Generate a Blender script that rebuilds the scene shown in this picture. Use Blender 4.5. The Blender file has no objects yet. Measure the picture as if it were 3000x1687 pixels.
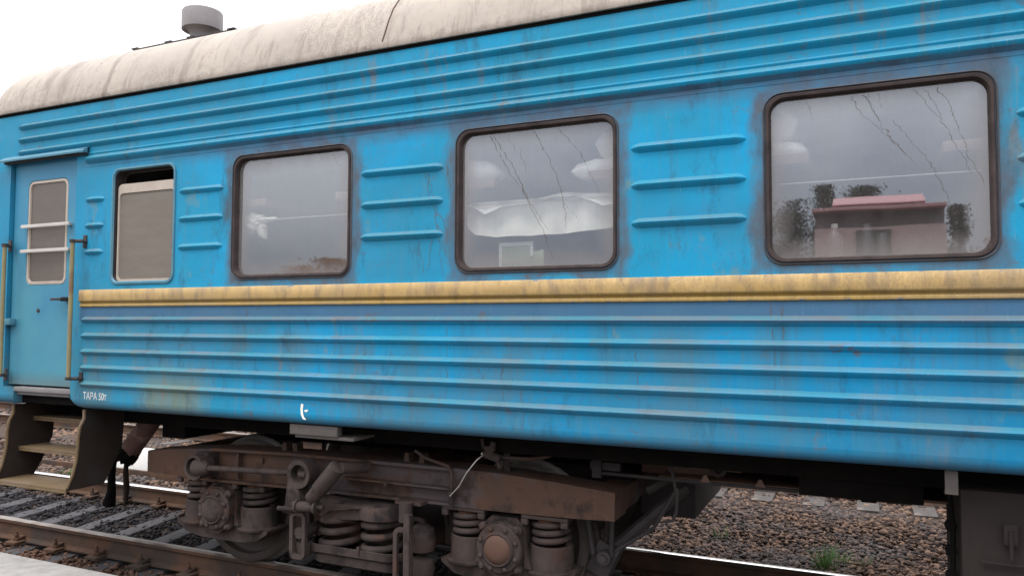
import bpy, bmesh, math, random
import numpy as np
from mathutils import Vector, Matrix, geometry
R = math.radians
S = bpy.context.scene
COL = S.collection
rnd = random.Random(7)

# ------------------------------------------------------------------ camera
cam = bpy.data.cameras.new('camera'); cam.sensor_width = 36; cam.lens = 2239.63 / 3000 * 36
cam.clip_start = 0.05; cam.clip_end = 2000
co = bpy.data.objects.new('camera', cam); COL.objects.link(co)
r_ = Vector((0.90965306, 0.41534785, 0.00417913)); u_ = Vector((0.01630447, -0.04575828, 0.99881948)); f_ = Vector((-0.41504875, 0.90851106, 0.04839618))
M = Matrix.Identity(4)
for i in range(3):
    M[i][0] = r_[i]; M[i][1] = u_[i]; M[i][2] = -f_[i]
M[0][3], M[1][3], M[2][3] = 0, -4.0776, 1.8804
co.matrix_world = M
S.camera = co

# ------------------------------------------------------------------ world, sun, exposure
SUN_EL, SUN_AZ = 60, 205          # degrees; azimuth measured from +Y clockwise
w = bpy.data.worlds.new('World'); S.world = w; w.use_nodes = True
nt = w.node_tree; nt.nodes.clear()
out = nt.nodes.new('ShaderNodeOutputWorld'); bg = nt.nodes.new('ShaderNodeBackground')
sky = nt.nodes.new('ShaderNodeTexSky'); sky.sky_type = 'NISHITA'; sky.sun_disc = False
sky.sun_elevation = R(SUN_EL); sky.sun_rotation = R(SUN_AZ)
tc = nt.nodes.new('ShaderNodeTexCoord'); mp = nt.nodes.new('ShaderNodeMapping'); mp.inputs['Scale'].default_value = (1, 1, 2.4)
no = nt.nodes.new('ShaderNodeTexNoise'); no.inputs['Scale'].default_value = 2.0; no.inputs['Detail'].default_value = 6; no.inputs['Roughness'].default_value = .55
cr = nt.nodes.new('ShaderNodeValToRGB')
cr.color_ramp.elements[0].position = .34; cr.color_ramp.elements[0].color = (7.4, 7.7, 8.4, 1)
cr.color_ramp.elements[1].position = .66; cr.color_ramp.elements[1].color = (14.8, 14.3, 13.9, 1)
mx = nt.nodes.new('ShaderNodeMix'); mx.data_type = 'RGBA'; mx.inputs[0].default_value = .88
nt.links.new(tc.outputs['Generated'], mp.inputs[0]); nt.links.new(mp.outputs[0], no.inputs['Vector'])
nt.links.new(no.outputs['Fac'], cr.inputs[0]); nt.links.new(sky.outputs[0], mx.inputs[6]); nt.links.new(cr.outputs[0], mx.inputs[7])
sx = nt.nodes.new('ShaderNodeSeparateXYZ'); nt.links.new(tc.outputs['Generated'], sx.inputs[0])
gr = nt.nodes.new('ShaderNodeMapRange'); nt.links.new(sx.outputs[2], gr.inputs[0])      # overcast sky: brighter towards the zenith
for i_, v_ in zip((1, 2, 3, 4), (0, .9, .40, 2.9)): gr.inputs[i_].default_value = v_
vm = nt.nodes.new('ShaderNodeVectorMath'); vm.operation = 'SCALE'; nt.links.new(mx.outputs[2], vm.inputs[0]); nt.links.new(gr.outputs[0], vm.inputs['Scale'])
nt.links.new(vm.outputs[0], bg.inputs[0]); bg.inputs[1].default_value = .122
nt.links.new(bg.outputs[0], out.inputs[0])
sd = bpy.data.lights.new('sun', 'SUN'); sd.energy = 1.1; sd.angle = R(14); sd.color = (1, .95, .88)
so = bpy.data.objects.new('sun', sd); COL.objects.link(so)
az = R(SUN_AZ); el = R(SUN_EL)
sdir = Vector((math.sin(az) * math.cos(el), math.cos(az) * math.cos(el), math.sin(el)))
so.rotation_euler = sdir.to_track_quat('Z', 'Y').to_euler(); so.location = (0, -20, 30)
S.view_settings.view_transform = 'Standard'; S.view_settings.look = 'None'; S.view_settings.gamma = 1
S.view_settings.use_curve_mapping = False; S.view_settings.exposure = 0.0
S.cycles.max_bounces = 8

# ------------------------------------------------------------------ materials
class NT:
    def __init__(s, name):
        s.m = bpy.data.materials.new(name); s.m.use_nodes = True; s.t = s.m.node_tree; s.t.nodes.clear()
        s.o = s.n('ShaderNodeOutputMaterial'); s._c = None
    def n(s, t): return s.t.nodes.new(t)
    def l(s, a, b): s.t.links.new(a, b)
    def setv(s, sock, v):
        if hasattr(v, 'is_output') or isinstance(v, bpy.types.NodeSocket): s.l(v, sock)
        elif isinstance(v, (tuple, list)) and len(v) == 3 and sock.type == 'RGBA': sock.default_value = (*v, 1)
        else: sock.default_value = v
    def co(s):
        if s._c is None: s._c = s.n('ShaderNodeTexCoord').outputs['Object']
        return s._c
    def noise(s, scale=5, st=(1, 1, 1), detail=4, rough=.55, dist=0, off=(0, 0, 0), col=False):
        m = s.n('ShaderNodeMapping'); m.inputs['Scale'].default_value = st; m.inputs['Location'].default_value = off
        s.l(s.co(), m.inputs[0]); t = s.n('ShaderNodeTexNoise'); s.l(m.outputs[0], t.inputs['Vector'])
        t.inputs['Scale'].default_value = scale; t.inputs['Detail'].default_value = detail
        t.inputs['Roughness'].default_value = rough; t.inputs['Distortion'].default_value = dist
        return t.outputs['Color' if col else 'Fac']
    def mr(s, v, a, b, c=0., d=1.):
        t = s.n('ShaderNodeMapRange'); s.setv(t.inputs[0], v)
        for i, x in zip((1, 2, 3, 4), (a, b, c, d)): t.inputs[i].default_value = x
        return t.outputs[0]
    def ma(s, op, a, b=0., c=0.):
        t = s.n('ShaderNodeMath'); t.operation = op; s.setv(t.inputs[0], a); s.setv(t.inputs[1], b); s.setv(t.inputs[2], c)
        return t.outputs[0]
    def mix(s, f, a, b):
        t = s.n('ShaderNodeMix'); t.data_type = 'RGBA'; s.setv(t.inputs[0], f); s.setv(t.inputs[6], a); s.setv(t.inputs[7], b)
        return t.outputs[2]
    def xyz(s):
        t = s.n('ShaderNodeSeparateXYZ'); s.l(s.co(), t.inputs[0]); return t.outputs
    def nz(s):
        g = s.n('ShaderNodeNewGeometry'); t = s.n('ShaderNodeSeparateXYZ'); s.l(g.outputs['Normal'], t.inputs[0]); return t.outputs[2]
    def bump(s, h, strength=.3, dist=.01):
        b = s.n('ShaderNodeBump'); s.setv(b.inputs['Height'], h); b.inputs['Strength'].default_value = strength; b.inputs['Distance'].default_value = dist
        return b.outputs[0]
    def bsdf(s, color, rough=.6, metal=0., normal=None, spec=.5):
        b = s.n('ShaderNodeBsdfPrincipled'); s.setv(b.inputs['Base Color'], color); s.setv(b.inputs['Roughness'], rough)
        s.setv(b.inputs['Metallic'], metal); b.inputs['Specular IOR Level'].default_value = spec
        if normal is not None: s.l(normal, b.inputs['Normal'])
        return b.outputs[0]
    def done(s, sh): s.l(sh, s.o.inputs[0]); return s.m

def m_noisy(name, c1, c2, rough=.7, scale=6, st=(1, 1, 1), metal=0., bump=.2, bscale=60, c3=None, t3=(.6, .75), spec=.4, s3=3, c4=None, t4=(.5, .62)):
    k = NT(name)
    c = k.mix(k.mr(k.noise(scale, st), .3, .7), c1, c2)
    if c3: c = k.mix(k.mr(k.noise(s3, st, off=(7, 3, 1)), *t3), c, c3)
    if c4: c = k.mix(k.mr(k.noise(5.5, st, detail=8, rough=.7, off=(17, 13, 11)), *t4), c, c4)
    f = k.noise(scale * 9, st, off=(2, 5, 9)); c = k.mix(k.mr(f, .25, .8, 0, .35), c, tuple(x * .55 for x in c1))
    return k.done(k.bsdf(c, rough, metal, k.bump(k.noise(bscale), bump, .004), spec))

def m_coach():
    k = NT('blue_coach_paint'); X, Y, Z = k.xyz()
    big = k.noise(.9, (1, 1, 1.6), off=(4, 0, 2), detail=3)
    c = k.mix(k.mr(big, .38, .62), (.004, .335, .63), (.010, .28, .475))
    # right side towards the middle of the coach keeps a deeper newer blue low down; door end faded to teal
    fx = k.mr(X, -5.5, 1.2); lowm = k.mr(Z, 2.3, 1.2)
    c = k.mix(k.ma('MULTIPLY', k.ma('MULTIPLY', fx, lowm), .95), c, (.004, .18, .385))
    fd = k.mr(X, -3.6, -6.2)
    c = k.mix(k.ma('MULTIPLY', fd, k.mr(Z, 2.5, 1.3, .25, .9)), c, (.05, .22, .29))
    c = k.mix(k.ma('MULTIPLY', k.mr(X, -4.6, -6.0), .55), c, (.018, .20, .35))
    c = k.mix(k.mr(k.noise(1.1, (.6, 1, 2.0), off=(0, 8, 8)), .46, .62, 0, .5), c, (.028, .21, .35))
    up = k.mr(Z, 3.1, 3.25); c = k.mix(k.ma('MULTIPLY', up, .45), c, (.008, .285, .47))
    # vertical run marks
    s1 = k.noise(3.0, (6, 1, .35), detail=6, rough=.7, off=(1, 0, 3)); c = k.mix(k.mr(s1, .48, .75, 0, .5), c, (.07, .23, .32))
    s2 = k.noise(3.2, (22, 1, .6), detail=5, rough=.75, off=(3, 0, 8)); c = k.mix(k.ma('MULTIPLY', k.mr(s2, .5, .8, 0, .7), k.mr(Z, 2.0, 1.9, .25, 1)), c, (.02, .2, .42))
    s3 = k.noise(3.2, (16, 1, .5), detail=5, rough=.75, off=(9, 0, 4)); c = k.mix(k.mr(s3, .58, .8, 0, .35), c, (.09, .28, .34))
    # dirt runs under window corners
    xm = k.ma('ABSOLUTE', k.ma('SUBTRACT', k.ma('WRAP', k.ma('ADD', X, 3.53), .9, -.9), 0.0))
    dcol = k.ma('ABSOLUTE', k.ma('SUBTRACT', xm, .44)); wob = k.noise(3, (2, 1, 3), off=(5, 5, 5))
    run = k.ma('MULTIPLY', k.mr(k.ma('ADD', dcol, k.ma('MULTIPLY', wob, .16)), .20, .05, 0, .75), k.mr(Z, 1.35, 2.2, 0, 1))
    run = k.ma('MULTIPLY', run, k.mr(k.noise(3, (9, 1, .4), off=(8, 1, 1)), .35, .6))
    run = k.ma('MULTIPLY', run, k.mr(Z, 2.2, 2.25, 1, .2)); run = k.ma('MULTIPLY', run, k.mr(X, -4.3, -4.2))
    c = k.mix(k.ma('MINIMUM', k.ma('MULTIPLY', run, 1.25), .9), c, (.05, .095, .14))
    # grime halo round the big windows
    dx = k.ma('SUBTRACT', xm, .515); dz = k.ma('SUBTRACT', k.ma('ABSOLUTE', k.ma('SUBTRACT', Z, 2.63)), .435)
    d = k.ma('MAXIMUM', dx, dz); d = k.ma('ADD', d, k.ma('MULTIPLY', k.ma('SUBTRACT', k.noise(4, (1.5, 1, 1), off=(2, 2, 7)), .5), .22))
    halo = k.ma('MULTIPLY', k.mr(d, .085, .03), k.mr(X, -4.4, -4.25)); halo = k.ma('MULTIPLY', halo, k.mr(Z, 2.0, 2.12))
    halo = k.ma('MULTIPLY', halo, k.mr(Z, 3.17, 3.15))
    c = k.mix(k.ma('MULTIPLY', halo, k.mr(k.noise(5, (1, 1, .6), detail=6, rough=.7, off=(3, 3, 5)), .32, .6, .35, .9)), c, (.10, .10, .115))
    # dirty fascia under the rain lip, and the old blue right below the yellow belt
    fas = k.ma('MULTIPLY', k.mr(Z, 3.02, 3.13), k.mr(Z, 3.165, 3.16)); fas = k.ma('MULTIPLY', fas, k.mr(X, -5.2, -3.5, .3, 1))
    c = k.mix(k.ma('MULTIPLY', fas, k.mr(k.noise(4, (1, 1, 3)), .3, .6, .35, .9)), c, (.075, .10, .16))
    bel = k.ma('MULTIPLY', k.mr(Z, 1.895, 1.90), k.mr(Z, 2.02, 2.015)); bel = k.ma('MULTIPLY', bel, k.mr(X, -5.64, -5.60))
    c = k.mix(k.ma('MULTIPLY', bel, .88), c, k.mix(k.noise(3, (2, 1, 1)), (.045, .12, .24), (.08, .14, .21)))
    # grey worn film on the lower panels with fine vertical scrubbing marks
    gf = k.noise(1.5, (1.4, 1, .8), detail=6, rough=.68, off=(21, 0, 4)); fine = k.noise(4, (34, 1, .5), detail=3, rough=.6, off=(2, 0, 2))
    gfm = k.ma('MULTIPLY', k.mr(gf, .44, .60), k.mr(Z, 2.0, 1.75)); gfm = k.ma('MULTIPLY', gfm, k.mr(fine, .25, .65, .35, 1)); gfm = k.ma('MULTIPLY', gfm, k.mr(X, .5, -1.5, .55, 1))
    c = k.mix(k.ma('MULTIPLY', gfm, .72), c, (.10, .17, .20))
    ol = k.ma('ABSOLUTE', k.ma('SUBTRACT', k.ma('ADD', X, k.ma('MULTIPLY', k.noise(3, off=(0, 3, 3)), .2)), -4.5))
    c = k.mix(k.ma('MULTIPLY', k.ma('MULTIPLY', k.mr(ol, .42, .2), k.mr(Z, 1.62, 1.40)), k.mr(fine, .3, .6, .4, .75)), c, (.20, .22, .13))
    # rust: patches that bleed downwards
    rn = k.noise(2.2, (3.5, 1, .7), detail=7, rough=.72, off=(11, 0, 6)); rm = k.mr(k.noise(.55, (1, 1, 1), off=(0, 0, 3)), .48, .6)
    rust = k.ma('MULTIPLY', k.mr(rn, .56, .68), rm); c = k.mix(k.ma('MULTIPLY', rust, .8), c, (.23, .17, .12))
    rn2 = k.noise(9, (1, 1, 1), detail=6, rough=.7, off=(1, 0, 16)); c = k.mix(k.mr(rn2, .665, .74, 0, .75), c, (.26, .13, .06))
    # rust-brown smears and speckle, sooty smudges
    sm = k.noise(3.5, (1.2, 1, 1.6), detail=9, rough=.8, off=(31, 2, 7)); c = k.mix(k.mr(sm, .585, .66, 0, .7), c, (.15, .085, .05))
    so_ = k.noise(1.8, (2.6, 1, 1), detail=9, rough=.78, off=(5, 12, 17)); c = k.mix(k.mr(so_, .55, .68, 0, .55), c, (.035, .075, .11))
    sc = k.noise(11, (9, 1, .5), detail=3, rough=.6, off=(15, 1, 7)); c = k.mix(k.mr(sc, .68, .74, 0, .5), c, (.22, .40, .45))
    ye = k.noise(2.3, (1.6, 1, 1), detail=5, rough=.6, off=(13, 8, 9)); c = k.mix(k.mr(ye, .66, .74, 0, .5), c, (.22, .24, .12))
    # crackling paint
    cn = k.noise(7, (1.6, 1, .5), detail=8, rough=.8, dist=1.2, off=(3, 1, 1))
    crk = k.ma('MULTIPLY', k.mr(k.ma('ABSOLUTE', k.ma('SUBTRACT', cn, .5)), .012, .0), k.mr(k.noise(.7, off=(0, 4, 0)), .5, .6)); c = k.mix(k.ma('MULTIPLY', crk, .6), c, (.13, .16, .20))
    # dust lying on upward faces of the ribs
    nz = k.nz(); dust = k.mr(nz, .2, .75, 0, .52); dc = k.mix(k.mr(k.noise(2.5, (1, 1, 1), off=(6, 6, 6)), .4, .62), (.050, .205, .215), (.17, .165, .125))
    dr = k.mr(k.noise(3.4, (1.6, 1, .5), off=(4, 9, 9)), .56, .66, 0, .7); dc = k.mix(k.ma('MULTIPLY', dr, k.mr(Z, 2.0, 1.9)), dc, (.19, .115, .06))
    c = k.mix(dust, c, dc)
    # darker towards the curled lower edge
    c = k.mix(k.mr(Z, 1.275, 1.215, 0, .8), c, (.05, .10, .16))
    spk = k.noise(90, detail=2); c = k.mix(k.mr(spk, .3, .75, 0, .14), c, (.02, .12, .2))
    h = k.ma('ADD', k.noise(2.0, (1, 1, 1.5), detail=2), k.ma('MULTIPLY', k.noise(60, (1, 1, .5)), .03))
    return k.done(k.bsdf(c, k.mr(k.noise(6), .3, .7, .42, .65), 0, k.bump(h, .35, .03), .2))

def m_door():
    k = NT('door_paint'); X, Y, Z = k.xyz()
    c = k.mix(k.mr(k.noise(2.2, off=(1, 2, 3)), .35, .65), (.035, .20, .33), (.06, .25, .34))
    c = k.mix(k.mr(Z, 2.2, 3.2, 0, .6), c, (.03, .22, .40))
    c = k.mix(k.mr(k.ma('ADD', Z, k.ma('MULTIPLY', k.noise(5), .12)), 1.56, 1.42, 0, .7), c, (.12, .14, .13))
    c = k.mix(k.mr(k.noise(26, detail=6, rough=.7), .62, .74, 0, .5), c, (.06, .17, .24))
    return k.done(k.bsdf(c, .5, 0, k.bump(k.noise(3), .2, .02)))

def m_yellow():
    k = NT('yellow_belt_paint'); X, Y, Z = k.xyz()
    c = k.mix(k.mr(k.noise(3, (1, 1, 4)), .35, .65), (.47, .31, .11), (.54, .365, .155))
    c = k.mix(k.mr(k.noise(5, (3, 1, 1), off=(3, 2, 1)), .45, .65, 0, .7), c, (.24, .175, .11))
    c = k.mix(k.mr(Z, 2.062, 2.05, 0, .65), c, (.27, .17, .02))
    cn = k.noise(9, (3, 1, .7), detail=8, rough=.8, dist=1.5)
    crk = k.ma('MULTIPLY', k.mr(k.ma('ABSOLUTE', k.ma('SUBTRACT', cn, .5)), .012, .0), k.mr(X, -3, -1.2, .1, 1)); c = k.mix(k.ma('MULTIPLY', crk, .9), c, (.10, .07, .04))
    c = k.mix(k.mr(k.noise(20, (1, 1, .6), detail=6, rough=.7), .60, .70, 0, .6), c, (.25, .16, .08))
    c = k.mix(k.ma('MULTIPLY', k.mr(Z, 2.020, 2.012), k.mr(k.noise(12, (1.4, 1, 1), detail=6, rough=.75, off=(4, 4, 4)), .55, .60)), c, (.04, .11, .22))
    c = k.mix(k.ma('MULTIPLY', k.mr(Z, 2.128, 2.138), k.mr(k.noise(8, (1.2, 1, 1), detail=6, rough=.75, off=(8, 4, 4)), .58, .63)), c, (.10, .15, .22))
    c = k.mix(k.mr(k.noise(1.4, (1, 1, 1), off=(14, 0, 0)), .45, .65, 0, .45), c, (.26, .20, .13))
    h = k.ma('ADD', k.noise(14, (1, 1, .5), detail=5), k.ma('MULTIPLY', crk, -.4))
    return k.done(k.bsdf(c, .5, 0, k.bump(h, .35, .008)))

def m_roof():
    k = NT('cream_roof_paint'); X, Y, Z = k.xyz()
    c = k.mix(k.mr(k.noise(1.6, off=(2, 0, 0)), .35, .65), (.33, .285, .245), (.39, .335, .285))
    s = k.noise(2.3, (4.5, 1.2, .9), detail=8, rough=.72, dist=.5, off=(3, 3, 3)); c = k.mix(k.mr(s, .52, .64, 0, .6), c, (.19, .15, .12))
    n2 = k.noise(5, (2, 1, 1), detail=9, rough=.8, dist=1.0, off=(5, 0, 2))
    crk = k.ma('MULTIPLY', k.mr(k.ma('ABSOLUTE', k.ma('SUBTRACT', n2, .5)), .018, .0), k.mr(k.noise(1.3, off=(1, 1, 8)), .48, .58)); c = k.mix(k.ma('MULTIPLY', crk, .85), c, (.13, .10, .08))
    c = k.mix(k.ma('MULTIPLY', k.mr(Z, 3.80, 3.67, 0, .8), k.mr(k.noise(16, (1, 1, 1), detail=7, rough=.78), .48, .62)), c, (.22, .185, .155))
    # two worn bands of stain at sheet joints
    for x0, wd, a in ((-6.12, .07, .75), (-5.93, .10, .5), (-5.38, .035, .75), (-4.55, .05, .45)):
        d = k.ma('ABSOLUTE', k.ma('SUBTRACT', k.ma('ADD', X, k.ma('MULTIPLY', k.noise(4, off=(x0, 0, 0)), .12)), x0 + .06))
        c = k.mix(k.ma('MULTIPLY', k.mr(d, wd, wd * .3), k.ma('MULTIPLY', k.mr(k.noise(4, (3, 1, 1), off=(0, x0, 0)), .35, .6), a)), c, (.14, .11, .085))
    c = k.mix(k.mr(k.noise(14, detail=7, rough=.75, off=(9, 9, 9)), .63, .69, 0, .7), c, (.13, .105, .10))
    return k.done(k.bsdf(c, .62, 0, k.bump(k.noise(3, detail=6), .3, .02)))

def m_glass(name, refl=.29, dust=.085, dc=(.26, .24, .235)):
    k = NT(name); X, Y, Z = k.xyz()
    tr = k.n('ShaderNodeBsdfTransparent'); tr.inputs[0].default_value = (.97, .97, .97, 1)
    gl = k.n('ShaderNodeBsdfGlossy'); gl.inputs['Roughness'].default_value = .015; gl.inputs[0].default_value = (.80, .87, .98, 1)
    df = k.n('ShaderNodeBsdfDiffuse'); df.inputs[0].default_value = (*dc, 1)
    k.l(k.bump(k.noise(2.0, (1, 1, 1.3), detail=1), .3, .0012), gl.inputs['Normal'])      # slight waviness of old panes
    lw = k.n('ShaderNodeLayerWeight'); lw.inputs[0].default_value = .35
    f = k.ma('ADD', refl, k.ma('MULTIPLY', lw.outputs['Fresnel'], .25))
    m1 = k.n('ShaderNodeMixShader'); k.setv(m1.inputs[0], f); k.l(tr.outputs[0], m1.inputs[1]); k.l(gl.outputs[0], m1.inputs[2])
    e = k.mr(k.noise(2.5, (4, 1, .6), detail=6, rough=.7), .3, .75, dust * .6, dust * 1.7)
    # wiped dust thicker towards the frame
    xm = k.ma('ABSOLUTE', k.ma('WRAP', k.ma('ADD', X, 3.53), .9, -.9))
    d = k.ma('MAXIMUM', k.ma('SUBTRACT', xm, .48), k.ma('SUBTRACT', k.ma('ABSOLUTE', k.ma('SUBTRACT', Z, 2.63)), .405))
    e = k.ma('ADD', e, k.mr(k.ma('ADD', d, k.ma('MULTIPLY', k.noise(7), .05)), -.09, .05, 0, .6))
    m2 = k.n('ShaderNodeMixShader'); k.setv(m2.inputs[0], e); k.l(m1.outputs[0], m2.inputs[1]); k.l(df.outputs[0], m2.inputs[2])
    return k.done(m2.outputs[0])

def m_ballast(name, a, b, c3):
    k = NT(name); g = k.n('ShaderNodeNewGeometry'); rp = g.outputs['Random Per Island']
    cr = k.n('ShaderNodeValToRGB'); k.l(rp, cr.inputs[0]); e = cr.color_ramp.elements
    e[0].color = (*a, 1); e[1].color = (*b, 1); e[1].position = 1
    x = cr.color_ramp.elements.new(.5); x.color = (*c3, 1); y = cr.color_ramp.elements.new(.8); y.color = tuple(q * 1.15 for q in b) + (1,)
    X, Y, Z = k.xyz()
    oil = k.ma('MULTIPLY', k.mr(k.ma('ABSOLUTE', k.ma('SUBTRACT', Y, 1.53)), .75, .5), 1)
    c = k.mix(k.mr(k.noise(1.4, off=(3, 0, 0)), .45, .62, 0, .6), cr.outputs[0], (.10, .095, .10))
    c = k.mix(k.ma('MULTIPLY', oil, .95), c, k.mix(k.noise(3), (.010, .010, .012), (.030, .031, .038)))
    nr = k.ma('MULTIPLY', k.mr(k.ma('ABSOLUTE', k.ma('SUBTRACT', Y, .45)), .35, .2), 1); c = k.mix(k.ma('MULTIPLY', nr, .7), c, (.13, .065, .04))
    c = k.mix(k.mr(k.noise(40), .3, .7, 0, .3), c, (.05, .04, .035))
    return k.done(k.bsdf(c, .9, 0, None, .2))

def m_flat(name, c, rough=.6, metal=0., spec=.4):
    k = NT(name); return k.done(k.bsdf(k.mix(k.mr(k.noise(12), .3, .7, 0, .5), c, tuple(x * .72 for x in c)), rough, metal, None, spec))

MT = {}
MT['coach'] = m_coach(); MT['door'] = m_door(); MT['yellow'] = m_yellow(); MT['roof'] = m_roof()
MT['glass'] = m_glass('coach_window_glass')
MT['gasket'] = m_noisy('brown_rubber', (.042, .033, .033), (.082, .063, .060), .8, 8, spec=.15)
MT['rim'] = m_noisy('grimy_rim', (.07, .07, .08), (.12, .12, .135), .65, 5, c3=(.07, .05, .04), t3=(.5, .7))
MT['rimblue'] = m_noisy('blue_rim', (.06, .21, .31), (.10, .25, .32), .5, 5)
MT['frost'] = m_noisy('taupe_blind', (.16, .135, .112), (.19, .165, .14), .6, 3, (1, 1, 6), bump=.02, spec=.5)
MT['frost2'] = m_noisy('taupe_door_glass', (.11, .088, .074), (.14, .115, .097), .4, 2, (1, 1, 2), bump=.02, spec=.6)
MT['cream'] = m_noisy('cream_frame_paint', (.44, .37, .31), (.52, .45, .39), .5, 8)
MT['whitebar'] = m_noisy('white_bar_paint', (.50, .47, .44), (.58, .56, .52), .45, 8)
MT['hand'] = m_noisy('ochre_handrail', (.30, .26, .12), (.24, .20, .12), .5, 6, c3=(.2, .12, .07), t3=(.6, .7))
MT['darkiron'] = m_noisy('dark_iron', (.035, .03, .032), (.06, .05, .05), .7, 9)
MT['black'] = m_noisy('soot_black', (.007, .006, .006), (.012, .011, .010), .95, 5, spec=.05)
MT['steel'] = m_noisy('dusty_bogie_steel', (.043, .032, .030), (.078, .058, .053), .85, 4, c3=(.085, .040, .028), t3=(.54, .70), spec=.3, c4=(.020, .016, .015), bump=.5)
MT['steelb'] = m_noisy('brown_bogie_frame', (.110, .058, .038), (.065, .042, .034), .8, 2.5, (1, 1, 1), c3=(.075, .062, .066), t3=(.53, .6), spec=.25, s3=2.2, c4=(.026, .019, .017), t4=(.52, .66), bump=.5)
MT['rust'] = m_noisy('bare_rust', (.20, .075, .04), (.26, .11, .06), .85, 10, spec=.2)
MT['capb'] = m_noisy('brown_cap', (.115, .058, .040), (.09, .05, .038), .75, 8)
MT['wheel'] = m_noisy('wheel_steel', (.055, .046, .042), (.075, .06, .052), .7, 6)
MT['tyre'] = m_noisy('worn_wheel_rim', (.42, .40, .38), (.55, .53, .50), .45, 20, metal=.6)
MT['stepside'] = m_noisy('grimy_step_plate', (.026, .019, .016), (.036, .026, .022), .85, 5, c3=(.035, .03, .03), t3=(.5, .65), spec=.2)
MT['boxdark'] = m_noisy('dark_box_paint', (.026, .020, .019), (.034, .026, .025), .8, 2, spec=.2)
MT['tray'] = m_noisy('rusty_tray', (.20, .12, .085), (.12, .075, .06), .7, 5)
MT['stepyel'] = m_noisy('worn_yellow_step', (.125, .082, .042), (.17, .118, .06), .65, 7, c3=(.18, .13, .09), t3=(.48, .62))
MT['pipe'] = m_noisy('peeling_pipe', (.19, .10, .08), (.13, .08, .07), .8, 12, c3=(.3, .2, .17), t3=(.58, .64))
MT['grey'] = m_noisy('grey_panel', (.095, .082, .078), (.12, .105, .10), .7, 14, (1, 1, 3), spec=.3)
MT['wire'] = m_flat('bright_cable', (.5, .48, .46), .35, .8)
MT['ventgrey'] = m_noisy('grey_vent_metal', (.19, .175, .18), (.24, .225, .23), .6, 5, c3=(.25, .23, .23), t3=(.55, .7))
MT['railtop'] = m_flat('polished_rail_head', (.75, .74, .73), .22, 1.0)
MT['raildull'] = m_noisy('dull_rail_head', (.17, .145, .13), (.27, .24, .215), .5, 3, (1, 1, 1), metal=.4, c3=(.10, .06, .045), t3=(.46, .62))
MT['railside'] = m_noisy('rusty_rail_web', (.11, .06, .038), (.08, .046, .032), .85, 5, c3=(.05, .04, .035), t3=(.45, .6), spec=.2, bump=.5)
MT['sleeper'] = m_noisy('weathered_sleeper', (.045, .044, .049), (.085, .082, .088), .85, 4, (1, 1, 1), c3=(.05, .045, .045), t3=(.5, .62), bump=.5, spec=.2)
MT['sleeper2'] = m_noisy('concrete_sleeper', (.072, .065, .06), (.105, .095, .09), .85, 6, c3=(.2, .16, .14), t3=(.5, .7), bump=.4, spec=.2)
MT['stones'] = m_ballast('ballast_stone', (.035, .023, .019), (.20, .122, .082), (.088, .056, .043))
MT['soil'] = m_noisy('ballast_bed', (.05, .036, .03), (.09, .065, .052), .95, 30, bump=1, bscale=120, spec=.1)
MT['grass'] = m_noisy('weed_green', (.08, .17, .04), (.13, .23, .07), .7, 10)
MT['asphalt'] = m_noisy('platform_surface', (.075, .07, .065), (.10, .092, .085), .9, 8, bump=.5, spec=.2)
MT['kerb'] = m_noisy('platform_edge_concrete', (.27, .26, .25), (.38, .365, .35), .85, 12, c3=(.38, .35, .32), t3=(.5, .65), bump=.6, spec=.2)
MT['white'] = m_flat('white_linen', (.92, .91, .88), .9, 0, .2)
MT['curtain'] = m_flat('offwhite_curtain', (.92, .91, .82), .9, 0, .2)
MT['lining'] = m_noisy('interior_laminate', (.46, .43, .42), (.52, .49, .48), .5, 3)
MT['berth'] = m_noisy('berth_vinyl', (.20, .13, .10), (.25, .17, .13), .5, 3)
MT['table'] = m_flat('pale_table', (.55, .52, .48), .4)
MT['pet'] = m_flat('grey_bottle_plastic', (.10, .11, .12), .15)
MT['capw'] = m_flat('white_bottle_cap', (.8, .8, .8), .4)
MT['greenb'] = NT('green_hatched_fabric')
def _g():
    k = MT['greenb']; wv = k.n('ShaderNodeTexWave'); wv.inputs['Scale'].default_value = 40; k.l(k.co(), wv.inputs[0])
    wv.bands_direction = 'DIAGONAL'; return k.done(k.bsdf(k.mix(wv.outputs['Fac'], (.30, .38, .24), (.46, .52, .36)), .8))
MT['greenb'] = _g()
MT['trail'] = m_flat('rust_trail', (.17, .12, .09), .9, 0, .1)
MT['streak'] = m_flat('dried_dirt', (.15, .115, .09), .9, 0, .1)
MT['whitemark'] = m_flat('white_stencil_paint', (.78, .78, .74), .6)
MT['housewall'] = m_noisy('pink_house_wall', (.74, .50, .45), (.80, .56, .50), .9, .5)  # wall colour paled to imitate haze over distance
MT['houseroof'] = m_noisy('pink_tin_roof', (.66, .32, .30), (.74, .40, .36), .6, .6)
MT['housedark'] = m_flat('dark_eave_band', (.27, .23, .22), .8)  # dark band under the eave, lightened to imitate haze
MT['leaf'] = m_noisy('hazy_foliage', (.16, .175, .145), (.20, .215, .18), .7, 1)  # leaf colour greyed and lifted, distance haze put into it
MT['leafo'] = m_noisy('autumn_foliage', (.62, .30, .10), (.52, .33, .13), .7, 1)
MT['bark'] = m_noisy('bark', (.07, .05, .04), (.11, .08, .06), .9, 4)

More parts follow.
